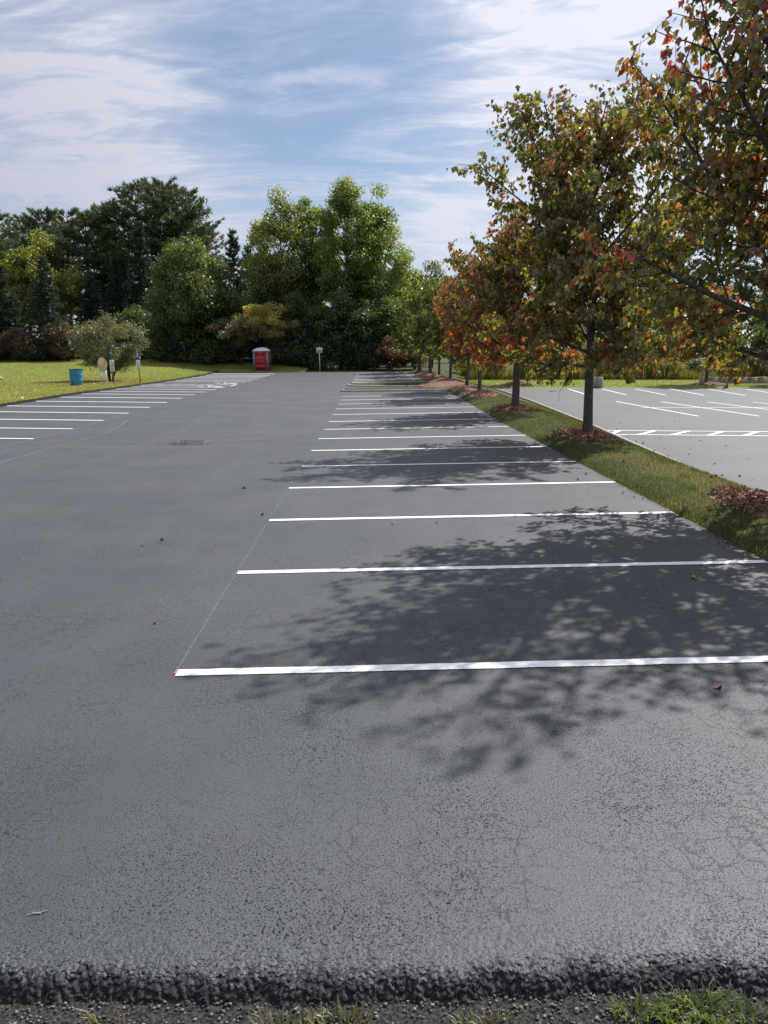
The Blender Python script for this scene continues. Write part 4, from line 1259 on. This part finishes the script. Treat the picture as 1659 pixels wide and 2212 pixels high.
dm = ribbed('door', 1.10, 1.84, ((.10, .52), (.60, .92), (1.45, 1.50), (1.56, 1.74)))
dr = obj('door', dm, M['red_plastic'], pt_root, (-.03, -Dp + .03, .15))
MB().box((.40, -.075, .92), (.47, -.03, 1.06)).build('handle', M['dark'], dr)
MB().box((-.10, -.056, 1.77), (.10, -.03, 1.81)).build('vacancy_sign', M['sign_white'], dr)
sm = ribbed('side_panel', 1.16, 1.84, ((.08, .40), (.50, .98), (1.50, 1.76)))
for rz_, p_ in ((math.pi / 2, (W - .03, 0, .15)), (-math.pi / 2, (-W + .03, 0, .15)), (math.pi, (0, Dp - .03, .15))):
    obj('side_panel', sm, M['red_plastic'], pt_root, p_, (0, 0, rz_))
mb = MB()
nr = 14
Vr = []
for j in range(nr + 1):
    for i2 in range(nr + 1):
        u, v = i2 / nr * 2 - 1, j / nr * 2 - 1
        Vr.append((u * (W + .05), v * (Dp + .05), Hb + .05 + .34 * (1 - abs(u) ** 2.6) ** .7 * (1 - abs(v) ** 4) ** .6))
Fr = [[j * (nr + 1) + i2, j * (nr + 1) + i2 + 1, (j + 1) * (nr + 1) + i2 + 1, (j + 1) * (nr + 1) + i2] for j in range(nr) for i2 in range(nr)]
mb.add(Vr, np.array(Fr)); mb.box((-W - .06, -Dp - .06, Hb), (W + .06, Dp + .06, Hb + .055))
mb.build('roof', M['roof_plastic'], pt_root, smooth=False)
MB().lathe([(.05, 0), (.05, .5), (.07, .5), (.07, .53), (0, .53)], 10, (W * .55, Dp * .7, Hb)).build('vent_pipe', M['grey_plastic'], pt_root)

# ------------------------------------------------------------------ signs
def sign_post(label, x, y, h, lean, parts, category='sign', group=None, post_mat='steel', pw=.025, name='parking_sign', rz=0.0):
    root = empty(name, (x, y, gz(x, y)), rz); root.rotation_euler[1] = lean
    tag(root, label, category, group)
    MB().box((-pw, -pw, -.1), (pw, pw, h)).build('post', M[post_mat], root)
    for pname, x0, x1, z0, z1, mat, marks in parts:
        w, hh, r = x1 - x0, z1 - z0, .03
        outl = []
        for cx_, cz_, a0 in ((x1 - r, z1 - r, 0), (x0 + r, z1 - r, 90), (x0 + r, z0 + r, 180), (x1 - r, z0 + r, 270)):
            outl += [(cx_ + r * math.cos(math.radians(a0 + t)), cz_ + r * math.sin(math.radians(a0 + t))) for t in (0, 45, 90)]
        pan = MB().prism(outl, -pw - .012, -pw - .004).build(pname, M[mat], root)
        for kind, a, b, c_, d_, mm in marks:
            if kind == 'bar':
                MB().box((x0 + a * w, -pw - .016, z0 + c_ * hh), (x0 + b * w, -pw - .0125, z0 + d_ * hh)).build('text_line', M[mm], pan)
            else:
                cx_, cz_ = x0 + a * w, z0 + c_ * hh; r1 = b * w; r0 = r1 * .72
                pts = [(r, t) for t in np.linspace(0, 2 * math.pi, 21) for r in (r0, r1)]
                V = [(cx_ + r * math.cos(t), -pw - .016, cz_ + r * math.sin(t) * 1.15) for r, t in pts]
                m2 = MB(); m2.add(V, np.array([[2 * k, 2 * k + 1, 2 * k + 3, 2 * k + 2] for k in range(20)]))
                m2.build('round_symbol', M[mm], pan)
    return root


sign_post('parking sign with red round symbol under a narrow blue strip, beside the oval sign', -17.43, 53.3, 2.32, math.radians(-1.5),
          [('blue_plate', -.055, .055, 1.72, 2.32, 'blue_sign', [('bar', .3, .7, .55, .8, 'sign_white')]),
           ('white_plate', -.15, .15, .90, 1.68, 'sign_white', [('bar', .25, .75, .88, .91, 'ink'), ('bar', .2, .8, .78, .82, 'ink'), ('ring', .5, .33, .54, 0, 'sign_red'), ('bar', .44, .56, .46, .62, 'ink'), ('bar', .2, .8, .28, .30, 'ink'), ('bar', .25, .75, .21, .23, 'ink'), ('bar', .15, .85, .08, .13, 'sign_green')])],
          group='parking signs along the lawn edge')
sign_post('parking sign of text lines under a wider blue plate, right of the other', -16.1, 54.9, 2.25, math.radians(-3),
          [('blue_plate', -.085, .085, 1.70, 2.25, 'blue_sign', [('bar', .3, .7, .6, .82, 'sign_white'), ('bar', .25, .75, .3, .5, 'sign_white')]),
           ('white_plate', -.13, .13, .96, 1.67, 'sign_white', [('bar', .3, .7, .88, .92, 'ink'), ('bar', .2, .8, .72, .77, 'ink'), ('bar', .35, .65, .56, .60, 'ink'), ('bar', .2, .8, .41, .46, 'ink'), ('bar', .35, .65, .26, .30, 'ink'), ('bar', .2, .8, .12, .15, 'ink')])],
          group='parking signs along the lawn edge')
sign_post('small white sign on a thin pole at the far end of the lot', -5.3, 82.3, 2.5, math.radians(-1),
          [('white_plate', -.32, .32, 1.92, 2.42, 'sign_white', [('bar', .06, .22, .62, .88, 'ink'), ('bar', .3, .9, .76, .82, 'ink'), ('bar', .12, .88, .50, .54, 'ink'), ('bar', .12, .88, .36, .40, 'ink'), ('bar', .12, .80, .22, .26, 'ink')])],
          post_mat='white_paint', pw=.035, name='notice_sign')

# oval sign on two posts
ov = empty('oval_sign', (-19.2, 56.5, gz(-19.2, 56.5) + .05), math.radians(12)); tag(ov, 'cream oval sign on two white posts in front of the round bush', 'sign')
for sx in (-1, 1):
    MB().box((sx * .17 - .075, -.075, 0), (sx * .17 + .075, .075, .92)).build('post', M['white_paint'], ov)
    MB().lathe([(.0, -.1), (.17, -.1), (.17, .05), (.13, .09), (0, .09)], 12, (sx * .17, 0, 0)).build('footing', M['concrete'], ov)
pl = MB().prism([(.33 * math.cos(t), 1.30 + .49 * math.sin(t)) for t in np.linspace(0, 2 * math.pi, 41)[:-1]], -.15, -.08).build('oval_board', M['cream'], ov)
m2 = MB(); m2.add([(r * math.cos(t), -.156, 1.30 + r * 1.485 * math.sin(t)) for t in np.linspace(0, 2 * math.pi, 33) for r in (.300, .312)], np.array([[2 * k, 2 * k + 1, 2 * k + 3, 2 * k + 2] for k in range(32)])); m2.build('border', M['white_paint'], pl)
for x0, x1, z0, z1 in ((-.17, .10, 1.22, 1.27), (.11, .16, 1.22, 1.50), (-.09, .07, 1.05, 1.075)):
    MB().box((x0, -.155, z0), (x1, -.1505, z1)).build('lettering', M['cream_dark'], pl)

# blue drum
dz_ = gz(-19.13, 51.1) + .06
dr = empty('blue_drum', (-19.13, 51.1, dz_)); tag(dr, 'open blue plastic drum standing on the lawn', 'drum')
MB().lathe([(0, .02), (.36, .02), (.375, .05), (.39, .30), (.405, .33), (.395, .36), (.40, .66), (.415, .69), (.405, .72), (.40, 1.0), (.41, 1.03), (.40, 1.05), (.385, 1.05), (.38, .6), (0, .58)], 30).build('barrel', M['drum_blue'], dr, smooth=True)
MB().lathe([(.388, 1.052), (.422, 1.052), (.422, 1.075), (.388, 1.075), (.388, 1.052)], 30).build('rim', M['dark'], dr)
MB().box((.40, -.05, 1.0), (.50, .05, 1.05)).build('lug', M['dark'], dr)
MB().lathe([(0, -.05), (.42, -.05), (.42, .015), (0, .015)], 24).build('slab', M['concrete'], dr)

# ------------------------------------------------------------------ storm drain
cbx, cby = -4.95, 21.2
zb_ = float(lot_z(cbx, cby))
cb_ = empty('storm_drain', (cbx, cby, zb_)); tag(cb_, 'sunken iron storm drain grate in the low middle of the lot', 'drain')
mb = MB()
fw2 = .42
mb.lathe([(.62, .012), (.50, .016), (.45, .012), (.44, -.02)], 20); mb.build('collar', M['asphalt'], cb_, smooth=True)
for s0 in (-1, 1):
    MB().box((s0 * .40 - .03, -.43, .008), (s0 * .40 + .03, .43, .022)).build('frame_bar', M['steel'], cb_)
    MB().box((-.37, s0 * .40 - .03, .008), (.37, s0 * .40 + .03, .022)).build('frame_bar', M['steel'], cb_)
for k in range(8):
    MB().box((-.34 + k * .092 - .018, -.37, .004), (-.34 + k * .092 + .018, .37, .018)).build('grate_bar', M['steel'], cb_)
MB().box((-.37, -.37, .0015), (.37, .37, .0035)).build('pit', M['soil'], cb_)
rr = np.random.default_rng(6); mb = MB()
for _ in range(45):
    p = np.array([rr.normal(-.1, .28), rr.normal(-.15, .22), .03]); l = rr.uniform(.02, .06); a = rr.uniform(0, 6.28)
    d = np.array([math.cos(a), math.sin(a), rr.normal(0, .3)]) * l; s = np.array([-math.sin(a), math.cos(a), .2]) * l * .5
    mb.add([p - d, p + s, p + d, p - s], [[0, 1, 2, 3]], np.array([.050, .040, .030]) * rr.uniform(.3, 1.5))
mb.build('leaf_debris', M['stone'], cb_, use_col=True)['kind'] = 'stuff'

# ------------------------------------------------------------------ light pole and retaining edge beyond the old lot
lx_, ly_ = 16.75, 56.5 + .6
lp = empty('light_pole', (lx_, ly_, gz(lx_, ly_) + .02)); tag(lp, 'dark light pole on a round concrete base at the edge of the old lot', 'light pole')
MB().lathe([(0, 0), (.34, 0), (.34, .76), (.31, .80), (0, .80)], 24).build('base', M['concrete'], lp, smooth=False)
MB().box((-.06, -.06, .80), (.06, .06, 7.4)).build('pole', M['dark'], lp)
MB().box((-.16, -.16, .80), (.16, .16, .83)).build('base_plate', M['steel'], lp)
MB().box((-.10, -.75, 7.25), (.10, -.06, 7.40)).build('lamp_head', M['dark'], lp)
MB().box((-.20, -1.05, 7.18), (.20, -.55, 7.25)).build('lamp_lens', M['sign_white'], lp)

rw = empty('retaining_wall', (29.8, 64.0, gz(29.8, 64))); tag(rw, 'low grey retaining wall in the grass right of the pole maple', 'retaining wall')
for k in range(7):
    MB().box((-2.6 + k * .80, -.15 - .04 * k * (k > 3), -.1), (-2.6 + k * .80 + .785, .18, .52 - .02 * (k % 3))).build('block', M['concrete'], rw)
    MB().box((-2.62 + k * .80, -.19 - .04 * k * (k > 3), .525 - .02 * (k % 3)), (-2.62 + k * .80 + .79, .22, .60 - .02 * (k % 3))).build('cap_stone', M['concrete'], rw)

# ------------------------------------------------------------------ fallen leaves and other small things
t = NT('fallen_leaf_mat'); M['fallen'] = t.principled(t.attr(), .7, .3)


def fallen(x, y, s, col, label, zf=lot_z, group='fallen leaves', seed=0, dz=.006):
    rr = np.random.default_rng(seed + int(x * 91) + int(y * 57))
    s = s * .72
    a = rr.uniform(0, 6.28); V = MAPLE_LEAF * np.array([1, 1, 2.2 * rr.uniform(.6, 1.6)]) * s
    V[:, 2] += np.array([0, .12, .03, .10, .03, .18]) * s * rr.uniform(.5, 1.6)
    V[:, 1] -= s * .45
    R_ = np.array([[math.cos(a), -math.sin(a), 0], [math.sin(a), math.cos(a), 0], [0, 0, 1]])
    me = make_mesh('fallen_leaf', V @ R_.T, MAPLE_F, np.broadcast_to(col, (6, 3)))
    o = obj('fallen_leaf', me, M['fallen'], None, (x, y, float(zf(x, y)) + dz))
    return tag(o, label, 'leaf', group)


for x, y, s, c_, lab in [(2.43, 4.99, .10, (.20, .07, .05), 'brown red fallen leaf in the shade below the first bay line'), (-1.92, 6.55, .07, (.38, .20, .12), 'tan fallen leaf left of the second bay'), (-2.7, 9.71, .09, (.14, .05, .04), 'dark red fallen leaf on open asphalt on the left'), (-2.88, 9.43, .05, (.06, .04, .035), 'small dark fallen leaf beside the red one on open asphalt'), (.31, 10.46, .09, (.30, .16, .08), 'tan fallen leaf in the second bay left of its neighbour'), (.93, 10.47, .08, (.16, .10, .06), 'brown fallen leaf in the second bay right of its neighbour'), (-2.27, 13.61, .12, (.08, .06, .05), 'dark fallen leaf left of the fourth bay line'), (-1.62, 11.24, .09, (.10, .08, .06), 'dark fallen leaf at the end of the third bay line'), (3.34, 7.61, .09, (.45, .34, .22), 'pale fallen leaf in the tree shade of the first bay'), (3.07, 11.34, .13, (.05, .045, .04), 'dark fallen leaf above the third bay line'), (-4.39, 10.05, .06, (.6, .6, .58), 'pale scrap on the open asphalt at the left')]:
    fallen(x, y, s, c_, lab)
rf = np.random.default_rng(31)
FNAME = {.30: 'red', .24: 'brown', .32: 'tan', .38: 'pale'}
FP = [(2, (.30, .045, .035)), (2, (.24, .11, .05)), (1, (.32, .20, .10)), (1, (.38, .30, .16))]
for k in range(60):
    y = 6.5 + 16 * rf.random() ** 1.3; x = rf.uniform(EDGE_R + .1, float(xr(y)) - .1)
    fallen(x, y, rf.uniform(.06, .11), (cq := pick(rf, FP, 1)[0]), f'small {FNAME[round(float(cq[0]), 2)]} dry maple leaf lying in the strip grass', strip_z, 'fallen leaves on the grass strip', k, .07)
for k in range(34):
    y = rf.uniform(15, 30); x = float(xr(y)) + .2 + abs(rf.normal(0, 2.2))
    fallen(x, y, rf.uniform(.06, .11), (cq := pick(rf, FP, 1)[0]), f'small {FNAME[round(float(cq[0]), 2)]} dry maple leaf lying on the pale old lot', rlot_z, 'fallen leaves on the old lot', k, .012)
for k in range(26):
    y = rf.uniform(6, 16); x = EDGE_R - abs(rf.normal(0, .25)) - .03
    fallen(x, y, rf.uniform(.05, .09), (cq := pick(rf, FP, 1)[0]), f'small {FNAME[round(float(cq[0]), 2)]} dry maple leaf at the asphalt edge of the strip', lot_z, 'fallen leaves along the strip edge', k, .012)
fallen(.73, 2.33, .035, (.45, .03, .04), 'small bright red leaf on the gravel at the bottom', lambda a, b: lot_z(a, b) - .085, None, 3)
for x, y, r, lab in ((-15.98, 35.9, .06, 'small white ball on the lawn near the left edge'), (-18.2, 51.6, .05, 'tiny white ball on the lawn right of the drum')):
    mb = MB(); mb.lathe([(r * math.sin(q), r * (1 - math.cos(q))) for q in np.linspace(0.01, math.pi, 9)], 12)
    tag(mb.build('ball', M['white_paint'], loc=(x, y, float(lawn_z(x, y)) + .03), smooth=True), lab, 'ball')
rr = np.random.default_rng(3); mb = MB()
mb.lathe([(.02, 0), (.24, .02), (.28, .12), (.20, .24), (.02, .28)], 11)
v_ = mb.v[0]; v_ *= 1 + rr.normal(0, .07, v_.shape); v_[:, 0] *= 1.5
tag(mb.build('field_stone', M['concrete'], loc=(px_x(2, 60.5) - .05, 60.5, gz(-29, 60.5) + .05)), 'pale stone on the lawn at the left picture edge', 'stone')
